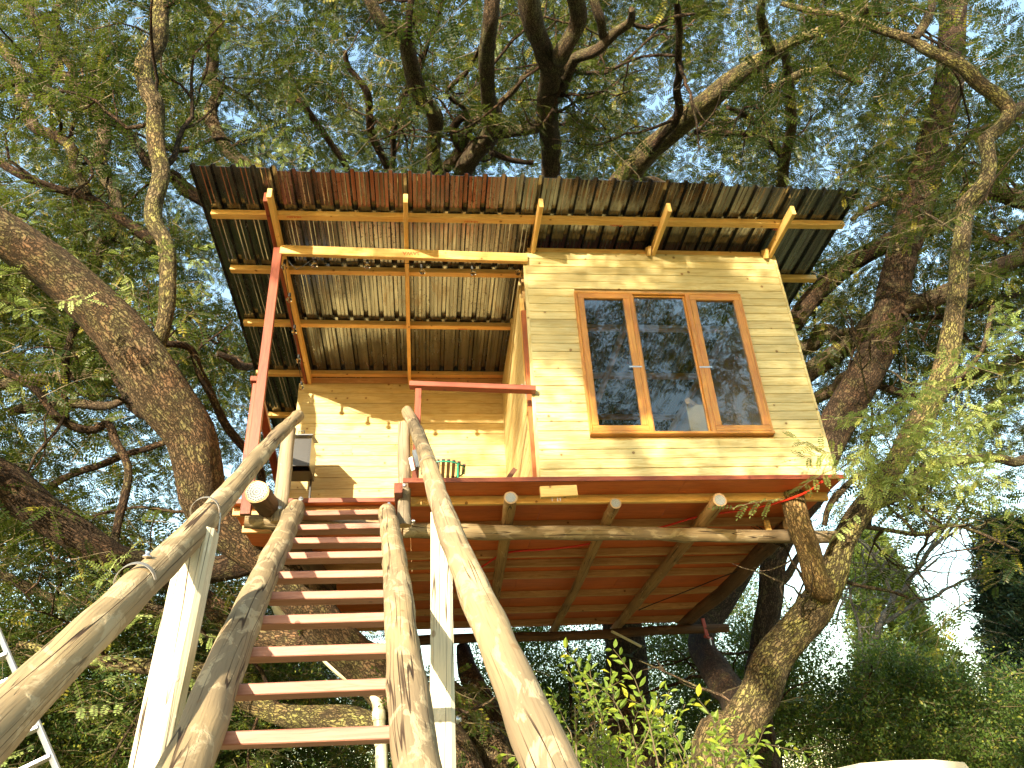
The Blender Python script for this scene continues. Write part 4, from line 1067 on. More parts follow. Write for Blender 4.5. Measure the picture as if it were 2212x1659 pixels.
L3 = limb([(200, 1195, 8.3, 14), (300, 1225, 8.6, 18), (430, 1285, 8.9, 22), (500, 1345, 9.0, 26), (630, 1385, 9.0, 27), (760, 1400, 9.0, 32), (850, 1470, 9.1, 40)], t1, BARK, knots=2)
L4 = limb([(338, 748, 6.75, 17), (352, 700, 6.65, 15), (362, 620, 6.55, 18), (352, 500, 6.4, 18), (338, 380, 6.3, 18), (326, 280, 6.2, 19), (333, 150, 6.05, 19), (342, 0, 5.9, 19), (345, -140, 5.8, 18)], t1, BARK_MOSS, lump=0.10)
L5 = limb([(40, 1390, 9.0, 8), (215, 1432, 9.0, 14), (330, 1440, 9.1, 16), (450, 1456, 9.2, 18), (545, 1520, 9.3, 21), (640, 1548, 9.3, 24), (760, 1556, 9.3, 28), (850, 1590, 9.3, 30), (930, 1640, 9.4, 36)], t1, BARK_MOSS, knots=3)
L6 = limb([(1000, 1400, 11.2, 14), (1012, 1450, 10.8, 22), (1040, 1510, 10.4, 26), (1085, 1590, 10.2, 30), (1100, 1690, 10.0, 38)], t1, BARK_DARK, knots=1, zmin=(-.2, 0, 1.4))
L6b = limb([(930, 1475, 9.8, 26), (985, 1520, 9.8, 32), (1040, 1600, 9.9, 38), (1075, 1680, 9.9, 44)], t1, BARK, knots=1, zmin=(-.3, 0, 1.3))
L6c = limb([(690, 1240, 8.9, 24), (697, 1330, 8.9, 25), (715, 1400, 9.0, 28)], t1, BARK, knots=1)
thin = [
 [(172, 686, 7.0, 8), (148, 784, 7.2, 8), (142, 893, 7.5, 7), (150, 915, 7.6, 6)],
 [(-40, 770, 7.2, 8), (0, 799, 7.3, 8), (78, 846, 7.4, 8), (145, 905, 7.5, 9), (195, 930, 7.6, 9), (234, 916, 7.6, 9), (250, 951, 7.6, 9), (268, 1010, 7.6, 9), (262, 1080, 7.6, 9), (245, 1190, 7.6, 10)],
 [(348, 742, 7.3, 7), (406, 752, 7.5, 8), (430, 815, 7.8, 9), (469, 873, 8.2, 9), (527, 963, 8.6, 9), (560, 1010, 8.9, 10)],
 [(469, 764, 8.5, 6), (510, 778, 8.7, 8), (575, 792, 9.4, 9)],
 [(-30, 838, 8.5, 12), (90, 828, 8.5, 13), (180, 810, 8.5, 12), (262, 790, 8.3, 11)],
 [(20, 890, 8.8, 10), (120, 880, 8.8, 11), (215, 872, 8.8, 9), (300, 845, 8.6, 7)],
 [(208, 745, 7.8, 5), (244, 810, 8.0, 8), (280, 860, 7.9, 10), (330, 905, 7.6, 11)],
 [(-20, 82, 8.0, 11), (35, 145, 8.0, 11), (58, 234, 8.0, 10), (70, 265, 8.0, 12), (113, 293, 8.0, 12), (156, 328, 8.0, 12), (164, 371, 8.1, 9), (190, 420, 8.2, 8)],
 [(50, -30, 9.0, 9), (98, 98, 9.0, 12), (156, 176, 9.0, 13), (180, 219, 9.0, 13), (211, 281, 9.1, 15), (224, 336, 9.2, 15), (234, 390, 9.3, 13), (250, 437, 9.4, 13), (250, 488, 9.5, 13), (222, 527, 9.6, 13), (200, 590, 9.8, 14)],
 [(134, -20, 8.8, 5), (117, 78, 8.8, 6), (156, 148, 8.9, 7), (178, 200, 9.0, 7)],
 [(188, 200, 9.4, 8), (230, 250, 9.6, 10), (273, 281, 9.8, 11), (312, 332, 10.0, 12), (351, 383, 10.2, 13), (430, 430, 10.5, 15), (520, 500, 10.8, 17), (640, 700, 11.0, 18)],
 [(390, -30, 10.0, 9), (449, 23, 10.0, 11), (473, 70, 10.1, 12), (457, 129, 10.2, 11), (445, 164, 10.3, 12), (465, 219, 10.4, 13), (476, 281, 10.5, 14), (508, 332, 10.6, 15), (547, 375, 10.8, 17), (600, 450, 11.0, 18), (680, 700, 11.2, 20)],
 [(-30, 325, 8.0, 8), (51, 387, 8.1, 9), (137, 410, 8.2, 9), (211, 437, 8.3, 10), (270, 480, 8.4, 11), (330, 520, 8.6, 11)],
 [(-20, 195, 8.4, 6), (50, 180, 8.4, 6), (110, 230, 8.4, 5)],
 [(354, 320, 8.2, 7), (410, 318, 8.4, 6), (470, 300, 8.6, 5), (505, 305, 8.8, 4)],
 [(110, 1050, 9.5, 8), (200, 1010, 9.5, 8), (320, 960, 9.4, 7), (420, 935, 9.3, 6)],
 [(0, 1240, 10.0, 9), (120, 1290, 10.0, 10), (260, 1300, 9.8, 10), (400, 1340, 9.6, 12)],
 [(560, 1010, 9.0, 8), (575, 1070, 9.0, 10), (540, 1130, 8.9, 10)],
]
T1 = [L1, L2, L3, L4, L5, L6, L6b]
for p in thin: T1.append(limb(p, t1, BARK_DARK if p[0][3] < 9 else BARK_FINE, lump=0.08, knots=1))
tp = L4[0][-1]
OV1 = smooth_path(np.array([tp, tp + (0.0, -0.9, 1.2), tp + (0.5, -2.6, 2.4), tp + (1.4, -5.0, 3.6), tp + (2.8, -7.5, 4.2)]), np.array([.062, .058, .05, .04, .02]), 0.1)
tube('limb', *OV1, BARK_MOSS, t1, 12, 0.08)

# =============================================== tree 2: the middle tree behind the house
t2 = thing('locust_tree', 'dark upright trunk under the house with limbs spreading above the middle of the roof', 'tree', (2.2, 13.0, 0), 'locust trees round the tree house')
C1 = limb([(1150, 640, 12.4, 44), (1220, 900, 12.6, 42), (1300, 1150, 12.7, 41), (1345, 1370, 12.8, 40), (1355, 1500, 12.8, 43), (1378, 1620, 12.8, 56), (1385, 1700, 12.8, 70)], t2, BARK_DARK, 'trunk', 0.13, 26, zmin=(0, 0, 1.2), knots=4)
T2 = []
for p in [
 [(785, -30, 11.4, 13), (824, 44, 11.4, 15), (868, 73, 11.4, 16), (882, 110, 11.4, 17), (901, 190, 11.5, 17), (926, 231, 11.6, 17), (941, 256, 11.6, 17), (937, 311, 11.8, 16), (937, 352, 11.9, 17), (950, 400, 12.0, 19), (1010, 560, 12.3, 26), (1120, 720, 12.4, 34)],
 [(882, 108, 11.4, 8), (888, 40, 11.4, 8), (892, -30, 11.4, 7)],
 [(1066, -30, 11.0, 16), (1058, 55, 11.0, 17), (1051, 121, 11.1, 18), (1054, 205, 11.3, 16), (1065, 256, 11.5, 18), (1054, 300, 11.7, 20), (1021, 337, 11.8, 21), (1000, 398, 12.0, 22), (1040, 560, 12.2, 28), (1140, 700, 12.4, 36)],
 [(1138, -30, 10.6, 22), (1153, 55, 10.7, 22), (1172, 103, 10.8, 22), (1190, 150, 10.9, 25), (1183, 210, 11.1, 22), (1185, 275, 11.3, 21), (1190, 330, 11.6, 21), (1190, 403, 11.8, 22), (1185, 540, 12.1, 28), (1160, 690, 12.3, 38)],
 [(1240, -30, 10.4, 19), (1230, 55, 10.6, 19), (1212, 110, 10.8, 20), (1196, 158, 10.9, 20)],
 [(1364, 20, 10.6, 6), (1355, 50, 10.7, 10), (1307, 84, 10.8, 12), (1252, 132, 10.9, 12), (1214, 175, 11.0, 14), (1200, 215, 11.1, 14)],
 [(1275, -30, 10.8, 10), (1285, 30, 10.8, 10), (1307, 84, 10.8, 9)],
 [(1355, 48, 10.7, 5), (1400, 60, 10.7, 5), (1450, 40, 10.7, 4), (1500, 30, 10.8, 3)],
 [(1185, 240, 11.2, 14), (1164, 262, 11.3, 13), (1124, 286, 11.5, 12), (1080, 293, 11.6, 12), (1055, 305, 11.7, 13)],
 [(952, 374, 12.2, 12), (996, 322, 12.1, 12), (1018, 278, 12.0, 10), (1043, 256, 11.9, 9), (1080, 242, 11.8, 8), (1084, 216, 11.8, 7), (1135, 161, 11.6, 6), (1160, 146, 11.5, 5)],
 [(996, 322, 12.1, 9), (972, 290, 12.0, 8), (990, 262, 11.9, 9), (1010, 245, 11.8, 8)],
 [(640, 215, 12.5, 6), (655, 227, 12.5, 7), (703, 293, 12.6, 7), (747, 359, 12.7, 7), (760, 400, 12.8, 8), (840, 520, 12.8, 12), (1020, 720, 12.6, 22)],
 [(745, 110, 12.5, 5), (754, 146, 12.5, 6), (794, 205, 12.5, 8), (802, 286, 12.6, 8), (831, 348, 12.7, 9), (856, 400, 12.8, 10), (940, 560, 12.8, 18), (1080, 740, 12.5, 28)],
 [(960, -10, 12.0, 4), (934, 73, 12.1, 5), (886, 176, 12.2, 6), (853, 293, 12.4, 6), (846, 380, 12.6, 6)],
 [(1036, 103, 11.4, 4), (1014, 146, 11.5, 5), (970, 194, 11.6, 5), (1000, 234, 11.7, 5), (1010, 278, 11.9, 5)],
 [(1325, 420, 12.0, 24), (1350, 385, 11.8, 26), (1404, 325, 11.5, 25), (1482, 258, 11.2, 24), (1560, 192, 10.9, 22), (1640, 135, 10.6, 20), (1720, 88, 10.4, 12), (1834, 43, 10.2, 9), (1900, 0, 10.0, 7)],
 [(1170, 700, 12.4, 34), (1240, 540, 12.3, 28), (1325, 420, 12.0, 24)],
 [(1463, -30, 10.6, 6), (1463, 117, 10.8, 8), (1466, 234, 11.0, 9), (1404, 325, 11.3, 10)],
 [(1640, 140, 10.6, 15), (1656, 95, 10.5, 12), (1650, 30, 10.4, 10), (1660, -30, 10.3, 8)],
 [(1693, 100, 11.0, 8), (1705, 195, 11.3, 11), (1709, 273, 11.5, 11), (1693, 352, 11.8, 12), (1681, 420, 12.0, 13), (1600, 560, 12.4, 16), (1400, 720, 12.6, 22)],
 [(1502, 285, 11.3, 6), (1560, 290, 11.4, 7), (1623, 293, 11.6, 7), (1682, 325, 11.8, 8)],
 [(1572, 232, 11.2, 5), (1610, 255, 11.4, 7), (1638, 281, 11.5, 7), (1688, 326, 11.8, 8)],
 [(1640, 140, 10.8, 10), (1660, 190, 10.9, 9), (1720, 170, 11.0, 8), (1790, 155, 11.0, 7), (1860, 180, 11.0, 5)],
 [(1320, 398, 12.0, 8), (1370, 388, 11.9, 9), (1420, 395, 11.8, 8), (1450, 410, 11.8, 7)],
 [(1060, 330, 11.9, 7), (1100, 345, 12.0, 6), (1150, 350, 12.1, 5)],
]: T2.append(limb(p, t2, BARK_DARK if p[1][3] < 9 else (BARK_MOSS if R.rand() < 0.4 else BARK_FINE), lump=0.10, knots=1, fwd=4.6))

# =============================================== tree 3: the forked tree at the right corner of the deck
t3 = thing('locust_tree', 'forked mossy tree at the right deck corner with a sawn stub', 'tree', (3.7, 8.3, 0), 'locust trees round the tree house')
D1 = limb([(2085, 470, 6.1, 17), (2074, 560, 6.2, 19), (2066, 650, 6.3, 20), (2052, 740, 6.4, 21), (2035, 810, 6.5, 22), (2005, 880, 6.6, 23), (1968, 945, 6.7, 23), (1930, 1010, 6.8, 24), (1890, 1065, 6.9, 25), (1850, 1118, 7.0, 27), (1818, 1180, 7.1, 26), (1796, 1245, 7.2, 30), (1764, 1306, 7.4, 34), (1720, 1363, 7.5, 35), (1667, 1425, 7.7, 37), (1638, 1500, 7.8, 41), (1594, 1575, 7.9, 48), (1552, 1660, 8.0, 58)], t3, BARK_MOSS, 'trunk', 0.12, 28, zmin=(-.05, 0, 1.4), knots=5)
D2 = limb([(1708, 1056, 6.60, 22), (1728, 1105, 6.65, 24), (1742, 1160, 6.75, 25), (1756, 1212, 6.92, 27), (1776, 1262, 7.18, 28), (1774, 1300, 7.40, 26)], t3, BARK_TAN, 'sawn_stub', 0.10, 20)
D3 = limb([(1690, 1000, 12.4, 20), (1625, 1190, 12.1, 22), (1565, 1290, 11.8, 25), (1515, 1375, 11.4, 29), (1540, 1440, 10.4, 31), (1580, 1500, 9.2, 33), (1600, 1560, 8.2, 34)], t3, BARK_DARK, knots=2)
D4 = limb([(2130, 300, 5.9, 15), (2108, 390, 6.0, 16), (2086, 470, 6.1, 17)], t3, BARK_MOSS)
D5 = limb([(1690, 8, 5.9, 5), (1736, 20, 5.8, 6), (1834, 39, 5.7, 8), (1931, 66, 5.6, 10), (1990, 92, 5.6, 12), (2068, 147, 5.6, 14), (2127, 191, 5.7, 15), (2178, 243, 5.8, 16), (2130, 300, 5.9, 15)], t3, BARK_MOSS)
T3 = [D1, D3, D4, D5]
for p in [
 [(2178, 245, 5.8, 12), (2230, 205, 5.8, 12), (2300, 160, 5.8, 11)],
 [(2021, -20, 5.5, 9), (1995, 50, 5.55, 10), (1974, 85, 5.6, 9)],
 [(1780, 1135, 6.6, 6), (1790, 1090, 6.5, 7), (1822, 1055, 6.4, 7), (1860, 1030, 6.4, 6), (1885, 1015, 6.4, 5), (1930, 990, 6.4, 4)],
 [(2146, 660, 5.6, 5), (2138, 700, 5.7, 5), (2121, 751, 5.8, 5), (2085, 800, 6.0, 5), (2062, 825, 6.1, 5), (2040, 860, 6.3, 4)],
 [(2121, 751, 5.8, 3), (2160, 735, 5.8, 3), (2200, 715, 5.9, 2)],
 [(2300, 960, 7.2, 9), (2211, 988, 7.2, 10), (2085, 998, 7.1, 11), (1996, 1023, 7.1, 12), (1942, 1062, 7.05, 13), (1888, 1092, 7.0, 13)],
 [(1840, 1130, 7.0, 6), (1900, 1145, 7.1, 5), (1990, 1150, 7.2, 5), (2070, 1135, 7.3, 4), (2200, 1190, 7.4, 3)],
 [(1785, 1240, 7.2, 6), (1860, 1265, 7.4, 4), (1960, 1290, 7.6, 3)],
]: T3.append(limb(p, t3, BARK_FINE, lump=0.08, knots=1))

# =============================================== tree 4: the tall dark trunk behind the right corner
t4 = thing('locust_tree', 'tall dark trunk rising behind the right wall of the tree house to the top right', 'tree', (4.5, 11.6, 0), 'locust trees round the tree house')
E1 = limb([(2058, -40, 8.6, 27), (2058, 60, 8.7, 28), (2053, 140, 8.8, 28), (2042, 215, 8.9, 29), (2013, 313, 9.2, 31), (1988, 420, 9.4, 33), (1953, 530, 9.7, 34), (1930, 640, 9.9, 34), (1905, 735, 10.1, 33), (1872, 800, 10.2, 34), (1830, 875, 10.4, 36), (1790, 965, 10.6, 36), (1757, 1050, 10.8, 30), (1710, 1130, 11.0, 27), (1672, 1205, 11.1, 24), (1664, 1290, 11.2, 24), (1650, 1400, 11.3, 27), (1640, 1560, 11.4, 30)], t4, BARK_DARK, 'trunk', 0.11, 26, zmin=(0, 0, 1.4), knots=5)
T4 = [E1]
for p in [
 [(1690, 740, 12.2, 20), (1745, 655, 11.8, 20), (1800, 600, 11.4, 21), (1860, 555, 10.9, 21), (1935, 515, 10.2, 20)],
 [(1700, 760, 12.4, 15), (1760, 735, 12.0, 16), (1800, 722, 11.6, 17), (1850, 715, 11.0, 15), (1900, 700, 10.4, 14)],
 [(1715, 830, 12.4, 20), (1760, 795, 12.0, 20), (1799, 769, 11.6, 20), (1850, 728, 11.0, 19), (1906, 676, 10.2, 20), (1960, 660, 9.8, 19), (2014, 647, 9.6, 18), (2085, 612, 9.4, 18), (2211, 551, 9.2, 17), (2330, 480, 9.0, 15)],
 [(1735, 880, 12.4, 12), (1790, 848, 12.0, 13), (1830, 815, 11.5, 12), (1880, 780, 10.6, 11)],
 [(2330, 400, 9.0, 20), (2212, 425, 9.2, 19), (2127, 440, 9.3, 17), (2060, 470, 9.4, 14), (2000, 500, 9.5, 12)],
 [(2230, 240, 8.8, 7), (2120, 285, 9.0, 7), (2060, 330, 9.1, 6), (2025, 360, 9.2, 7)],
 [(1840, 475, 9.9, 5), (1890, 440, 9.8, 6), (1950, 420, 9.6, 7), (1985, 440, 9.4, 8)],
 [(2240, 470, 9.4, 8), (2170, 520, 9.5, 8), (2120, 500, 9.6, 7)],
 [(2240, 760, 10.4, 12), (2140, 800, 10.4, 11), (2060, 830, 10.5, 9), (1970, 850, 10.6, 8), (1880, 830, 10.6, 8)],
 [(2240, 620, 10.0, 7), (2120, 660, 10.0, 7), (2020, 680, 10.1, 6), (1950, 690, 10.0, 6)],
 [(1658, 1270, 11.2, 10), (1700, 1230, 11.1, 8), (1740, 1190, 11.0, 7)],
]: T4.append(limb(p, t4, BARK_DARK if R.rand() < 0.6 else BARK_FINE, lump=0.09, knots=1))

# =============================================== tree 5: behind the viewer (its crown shades the house and shows in the window panes)
t5 = thing('locust_tree', 'locust tree behind the viewpoint whose leaves throw the dappled shade on the house', 'tree', (-3.5, -8.0, 0), 'locust trees round the tree house')
e0 = smooth_path(np.array([[-3.5, -8, -.1], [-3.3, -7.8, 3], [-2.6, -7.2, 6], [-1.6, -6.0, 8.6], [0.5, -4.5, 10.5]]), np.array([.32, .26, .2, .13, .06]), 0.15)
tube('trunk', *e0, BARK, t5, 18, 0.1)
e1 = smooth_path(np.array([[-3.0, -7.6, 4.6], [-4.5, -7.6, 7], [-5.2, -6.6, 9.5]]), np.array([.18, .13, .05]), 0.15); tube('limb', *e1, BARK, t5, 14, 0.1)
e2 = smooth_path(np.array([[-2.6, -7.2, 6], [0.6, -8.4, 8], [3.2, -9.0, 9.6]]), np.array([.17, .12, .05]), 0.15); tube('limb', *e2, BARK, t5, 14, 0.1)

# ---------------------------------------------- twigs and crowns of the locust trees
rg = np.random.RandomState(11)
trees = {'t1': (t1, T1, 170), 't2': (t2, T2, 190), 't3': (t3, T3, 34), 't4': (t4, T4, 110)}
crown_pts = {k: [] for k in ('t1', 't2', 't3', 't4', 't5')}
for k, (t, ls, n) in trees.items():
    lines, an, dr = grow(ls, n, rg)
    twig_mesh('twigs', lines, BARK_DARK, t)
    keep = rg.uniform(0, 1, len(an)) < {'t1': 0.55, 't2': 0.28, 't3': 0.9, 't4': 0.12}[k]
    if len(an): crown_pts[k].append(an[keep] + rg.normal(0, 0.06, an[keep].shape))
lines, an, dr = grow([OV1, e0, e1, e2], 60, rg); twig_mesh('twigs', lines, BARK_DARK, t5)

def sample_dirs(n, az, el, rr, zr):
    out = []
    while len(out) < n:
        m = n * 2
        a = np.radians(rg.uniform(az[0], az[1], m)); e = np.arcsin(rg.uniform(math.sin(math.radians(el[0])), math.sin(math.radians(el[1])), m))
        d = rg.uniform(rr[0] ** 2, rr[1] ** 2, m) ** 0.5
        P = np.stack([np.sin(a) * np.cos(e), np.cos(a) * np.cos(e), np.sin(e)], 1) * d[:, None] + EYEP
        ok = (P[:, 2] > zr[0]) & (P[:, 2] < zr[1]) & ~blocked(P)
        out += list(P[ok])
    return np.array(out[:n])
def assign(P):
    for p in P:
        k = 't1' if p[0] < -2.2 else ('t4' if p[0] > 4.0 else 't2')
        crown_pts[k].append(p[None])
def lump(cent, n, sxy, sz):
    P = balls(rg, cent, n, sxy, sz); P = P[~blocked(P)]
    P = P[P[:, 2] > 1.2]
    # a slow 3-D pattern opens gaps between the clumps
    f = np.sin(P[:, 0] * 1.9 + 1) * np.sin(P[:, 1] * 1.6 + 2) + np.sin(P[:, 2] * 2.1 + P[:, 0] * 0.9)
    P = P[f + rg.uniform(-1.1, 1.1, len(P)) > -0.40]
    return P
# canopy over and behind the roof
cA = sample_dirs(590, (-44, 52), (26, 66), (15.0, 23), (7.0, 22)); assign(lump(cA, 36, 0.8, 0.45))
cA = sample_dirs(14, (-44, 52), (30, 66), (8.5, 13), (6.5, 14)); assign(lump(cA, 22, 0.55, 0.3))
# left side, lower storeys
cB = sample_dirs(230, (-46, -8), (-2, 36), (10.5, 18), (1.5, 12)); assign(lump(cB, 36, 0.75, 0.5))
cB2 = sample_dirs(130, (-46, -2), (-6, 13), (11, 20), (0.6, 7)); assign(lump(cB2, 40, 0.8, 0.5))
# right side
cC = sample_dirs(66, (24, 50), (20, 40), (14.5, 20), (3.5, 14)); assign(lump(cC, 36, 0.8, 0.5))
# near right: hanging sprays of the forked tree
def near_sprays(centres, n, s, key='t3'):
    P = []
    for x, y, Y in centres: P.append(atY(x, y, Y) + rg.normal(0, 1, (n, 3)) * np.array(s))
    return np.concatenate(P)
np_ = near_sprays([(1900, 950, 5.6), (1960, 930, 5.5), (1990, 1000, 5.6), (1930, 1060, 5.8), (2050, 960, 5.5), (1870, 1000, 5.8), (2090, 900, 5.4), (2180, 800, 5.2), (2200, 700, 5.2), (1950, 900, 5.5), (2010, 1080, 5.9), (2120, 1020, 5.7)], 13, (0.17, 0.17, 0.13))
np3 = near_sprays([(1850, 420, 5.5), (1800, 400, 5.6), (1880, 380, 5.5), (1960, 480, 5.6), (2100, 560, 5.6), (1700, 60, 5.6), (1600, 40, 5.8)], 7, (0.2, 0.2, 0.14))
nl = near_sprays([(560, 290, 6.6), (640, 310, 6.8), (300, 590, 6.6), (450, 500, 7.2), (400, 620, 7.4), (150, 640, 6.2), (310, 1240, 6.0), (200, 1500, 5.6), (220, 1420, 6.0), (70, 730, 6.4), (120, 540, 6.5)], 6, (0.25, 0.25, 0.16))
# crown overhead and behind the viewer: shades the house unevenly
cO = []
while len(cO) < 30:
    p = np.array([rg.uniform(-9, 7), rg.uniform(-11, 4.2), rg.uniform(8.0, 13.5)])
    if p[2] < 8.6 + 0.35 * max(p[1], 0): continue
    cO.append(p)
cS = []
for _ in range(17):
    h = np.array([rg.uniform(-2.6, 4.4), 6.3, rg.uniform(3.3, 7.6)]); p = h - SUN * rg.uniform(10.0, 17.0); cS.append(p)
for _ in range(8):
    h = np.array([rg.uniform(1.0, 3.9), 6.3, rg.uniform(4.5, 7.0)]); p = h - SUN * rg.uniform(10.5, 14.0)
    for _k in range(3): cS.append(p + rg.normal(0, .12, 3))
cO = np.concatenate([np.array(cO), np.array(cS)]); pO = balls(rg, cO, 20, 0.38, 0.25)
q = pix(pO); vis = (q[:, 2] > 0) & (q[:, 1] > -250) & (q[:, 0] > -200) & (q[:, 0] < 2400); pO = pO[~vis]; print("overhead", len(pO))
cW = []
while len(cW) < 270: cW.append([rg.uniform(-2, 18), rg.uniform(-17, -8), rg.uniform(6.0, 22.0)])
pW = balls(rg, np.array(cW), 30, 0.8, 0.5)
crown_pts['t5'] += [pO, pW]
tname = {'t1': t1, 't2': t2, 't3': t3, 't4': t4, 't5': t5}
for k, L in crown_pts.items():
    if L: print('SPRAYS', k, sum(map(len, L)));  scatter('crown', np.concatenate(L), P_LOC, tname[k], (1.0, 1.6), 0.4, rng=rg)
scatter('painted_lit_leaf_sprays', np_, P_PAINTED_LIT, t3, (0.55, 0.85), 0.3, rng=rg)
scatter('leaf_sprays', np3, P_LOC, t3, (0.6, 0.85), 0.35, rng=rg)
scatter('painted_lit_leaf_sprays', nl, P_PAINTED_LIT, t1, (0.6, 0.9), 0.35, rng=rg)
# the one spray that hangs in front of the red deck by the sawn stub
one = np.array([atY(1692, 1078, 6.0)])
sp = scatter('hanging_spray', one, P_PAINTED_LIT, t3, (1.0, 1.01), 0.05, np.array([[-1.0, -0.1, -0.15]]), rng=rg)

# =============================================== background
# pale bare tree
tb_ = thing('bare_tree', 'pale grey leafless tree between the cypress and the dark conifer', 'tree', (8.5, 20.0, 0))
g1 = limb([(2075, 1120, 19, 3), (2014, 1185, 19.5, 4), (1965, 1254, 20, 6), (1913, 1320, 20, 7), (1885, 1400, 20, 8), (1869, 1440, 20, 9), (1850, 1560, 20, 10), (1840, 1700, 20, 11)], tb_, BARK_GREY, 'trunk', 0.05, zmin=(0, 0, 1.1))
gl = [g1]
for p in ([(2150, 1235, 20, 2), (2060, 1265, 20, 3), (1990, 1300, 20, 4), (1900, 1350, 20, 5)], [(1850, 1160, 19.5, 2), (1900, 1225, 19.8, 3), (1930, 1290, 20, 4)], [(2110, 1040, 19, 2), (2060, 1110, 19.2, 3), (2000, 1200, 19.5, 4)], [(1830, 1250, 20, 2), (1850, 1330, 20, 3), (1868, 1430, 20, 4)]):
    gl.append(limb(p, tb_, BARK_GREY, lump=0.04))
def bare_twigs(limbs, n, rng, L):
    out = []
    for _ in range(n):
        P, rs = limbs[rng.randint(len(limbs))]; i = rng.randint(0, int(len(P) * 0.7)); d = nrm(rng.normal(0, 1, 3) + np.array([0, 0, .5])); q = [P[i]]; ll = rng.uniform(*L)
        for j in range(8): d = nrm(d + rng.normal(0, .22, 3)); q.append(q[-1] + d * ll / 8)
        out.append((np.array(q), np.linspace(0.02, 0.005, 9)))
        for c in range(4):
            j = rng.randint(2, 8); d2 = nrm(d + rng.normal(0, .8, 3)); w = [q[j]]
            for m in range(5): d2 = nrm(d2 + rng.normal(0, .25, 3)); w.append(w[-1] + d2 * ll * .4 / 5)
            out.append((np.array(w), np.linspace(0.01, 0.003, 6)))
    return out
twig_mesh('twigs', bare_twigs(gl, 60, rg, (1.2, 3.2)), BARK_GREY, tb_)
# bare twigs of the forked tree against the bright gap
twig_mesh('bare_twigs', bare_twigs([D1, T3[-2]], 16, rg, (0.8, 1.8)), BARK_FINE, t3)

def cone_crown(base, h, r, n, rng, top=0.03, low=0.02):
    t = rng.uniform(low, 1, n) ** 0.8; a = rng.uniform(0, 6.283, n)
    rr = r * (1 - t) ** 0.8 * (1 + 0.16 * np.sin(5 * a + 9 * t) + 0.1 * np.sin(3 * a - 17 * t)) * rng.uniform(0.55, 1.0, n) ** 0.5 + top
    P = np.stack([base[0] + rr * np.cos(a), base[1] + rr * np.sin(a), base[2] + t * h], 1)
    d = np.stack([np.cos(a) * .6, np.sin(a) * .6, np.full(n, .7)], 1); return P, d
def conifer(x, ytop, Y, xr, label, protos, n, scale, trunkmat=BARK_DARK, name='cypress_tree', cat='tree'):
    top = atY(x, ytop, Y); r = abs(xr) * axial(atY(x, 1600, Y)) / F_PX
    t = thing(name, label, cat, (top[0], Y, 0), 'conifers behind the garden')
    tube('trunk', [(top[0], Y, -0.1), (top[0], Y, top[2] * 0.5), (top[0], Y, top[2] * 0.96)], [0.16, 0.1, 0.02], trunkmat, t, 10, 0.05, step=0.5)
    P, d = cone_crown((top[0], Y, 0.15), top[2] - 0.2, r, n, rg)
    scatter('crown', P, protos, t, scale, 0.35, d, rg); return t
conifer(1868, 1165, 26, 150, 'sunlit yellow green cypress with a pointed top behind the forked tree', P_CYP, 2600, (1.2, 2.0))
conifer(2165, 1140, 20, 210, 'big dark conifer filling the lower right corner of the view', P_CON, 3600, (1.2, 2.0), name='conifer_tree')
conifer(2290, 1060, 24, 170, 'dark conifer cut by the right edge of the view behind the bigger one', P_CON, 1800, (1.3, 2.1), name='conifer_tree')

def bushy(name, label, x, y, Y, rx, rz, n, protos=P_UND, scale=(0.8, 1.4), trunk=True, cat='tree', stems=3):
    c = atY(x, y, Y)
    t = thing(name, label, cat, (c[0], Y, 0), 'small trees under the locusts'); base = np.array([c[0], Y, 0.0]); ls = []
    for s in range(stems):
        tip = c + rg.normal(0, 1, 3) * np.array([rx * .4, rx * .4, rz * .3]); b = base + np.array([rg.uniform(-.2, .2), rg.uniform(-.2, .2), -0.05])
        m = (b + tip) / 2 + rg.normal(0, .2, 3)
        Ps, rs = smooth_path(np.array([b, m, tip]), np.array([.05, .035, .012]) * (1 + rz * .2), 0.2)
        tube('trunk' if cat == 'tree' else 'stem', Ps, rs, BARK_DARK, t, 8, 0.08); ls.append((Ps, rs))
    m = max(4, n // 26); cc = rg.normal(0, 1, (m, 3)); cc /= np.linalg.norm(cc, axis=1)[:, None]; cc *= rg.uniform(.35, 1, (m, 1)) ** .5
    cc = c + cc * np.array([rx, rx, rz]); P = balls(rg, cc, n // m, rx * .2, rz * .17); P = P[(P[:, 2] > 0.1) & ~blocked(P)]
    scatter('crown' if cat == 'tree' else 'foliage', P, protos, t, scale, 0.5, rng=rg); return t
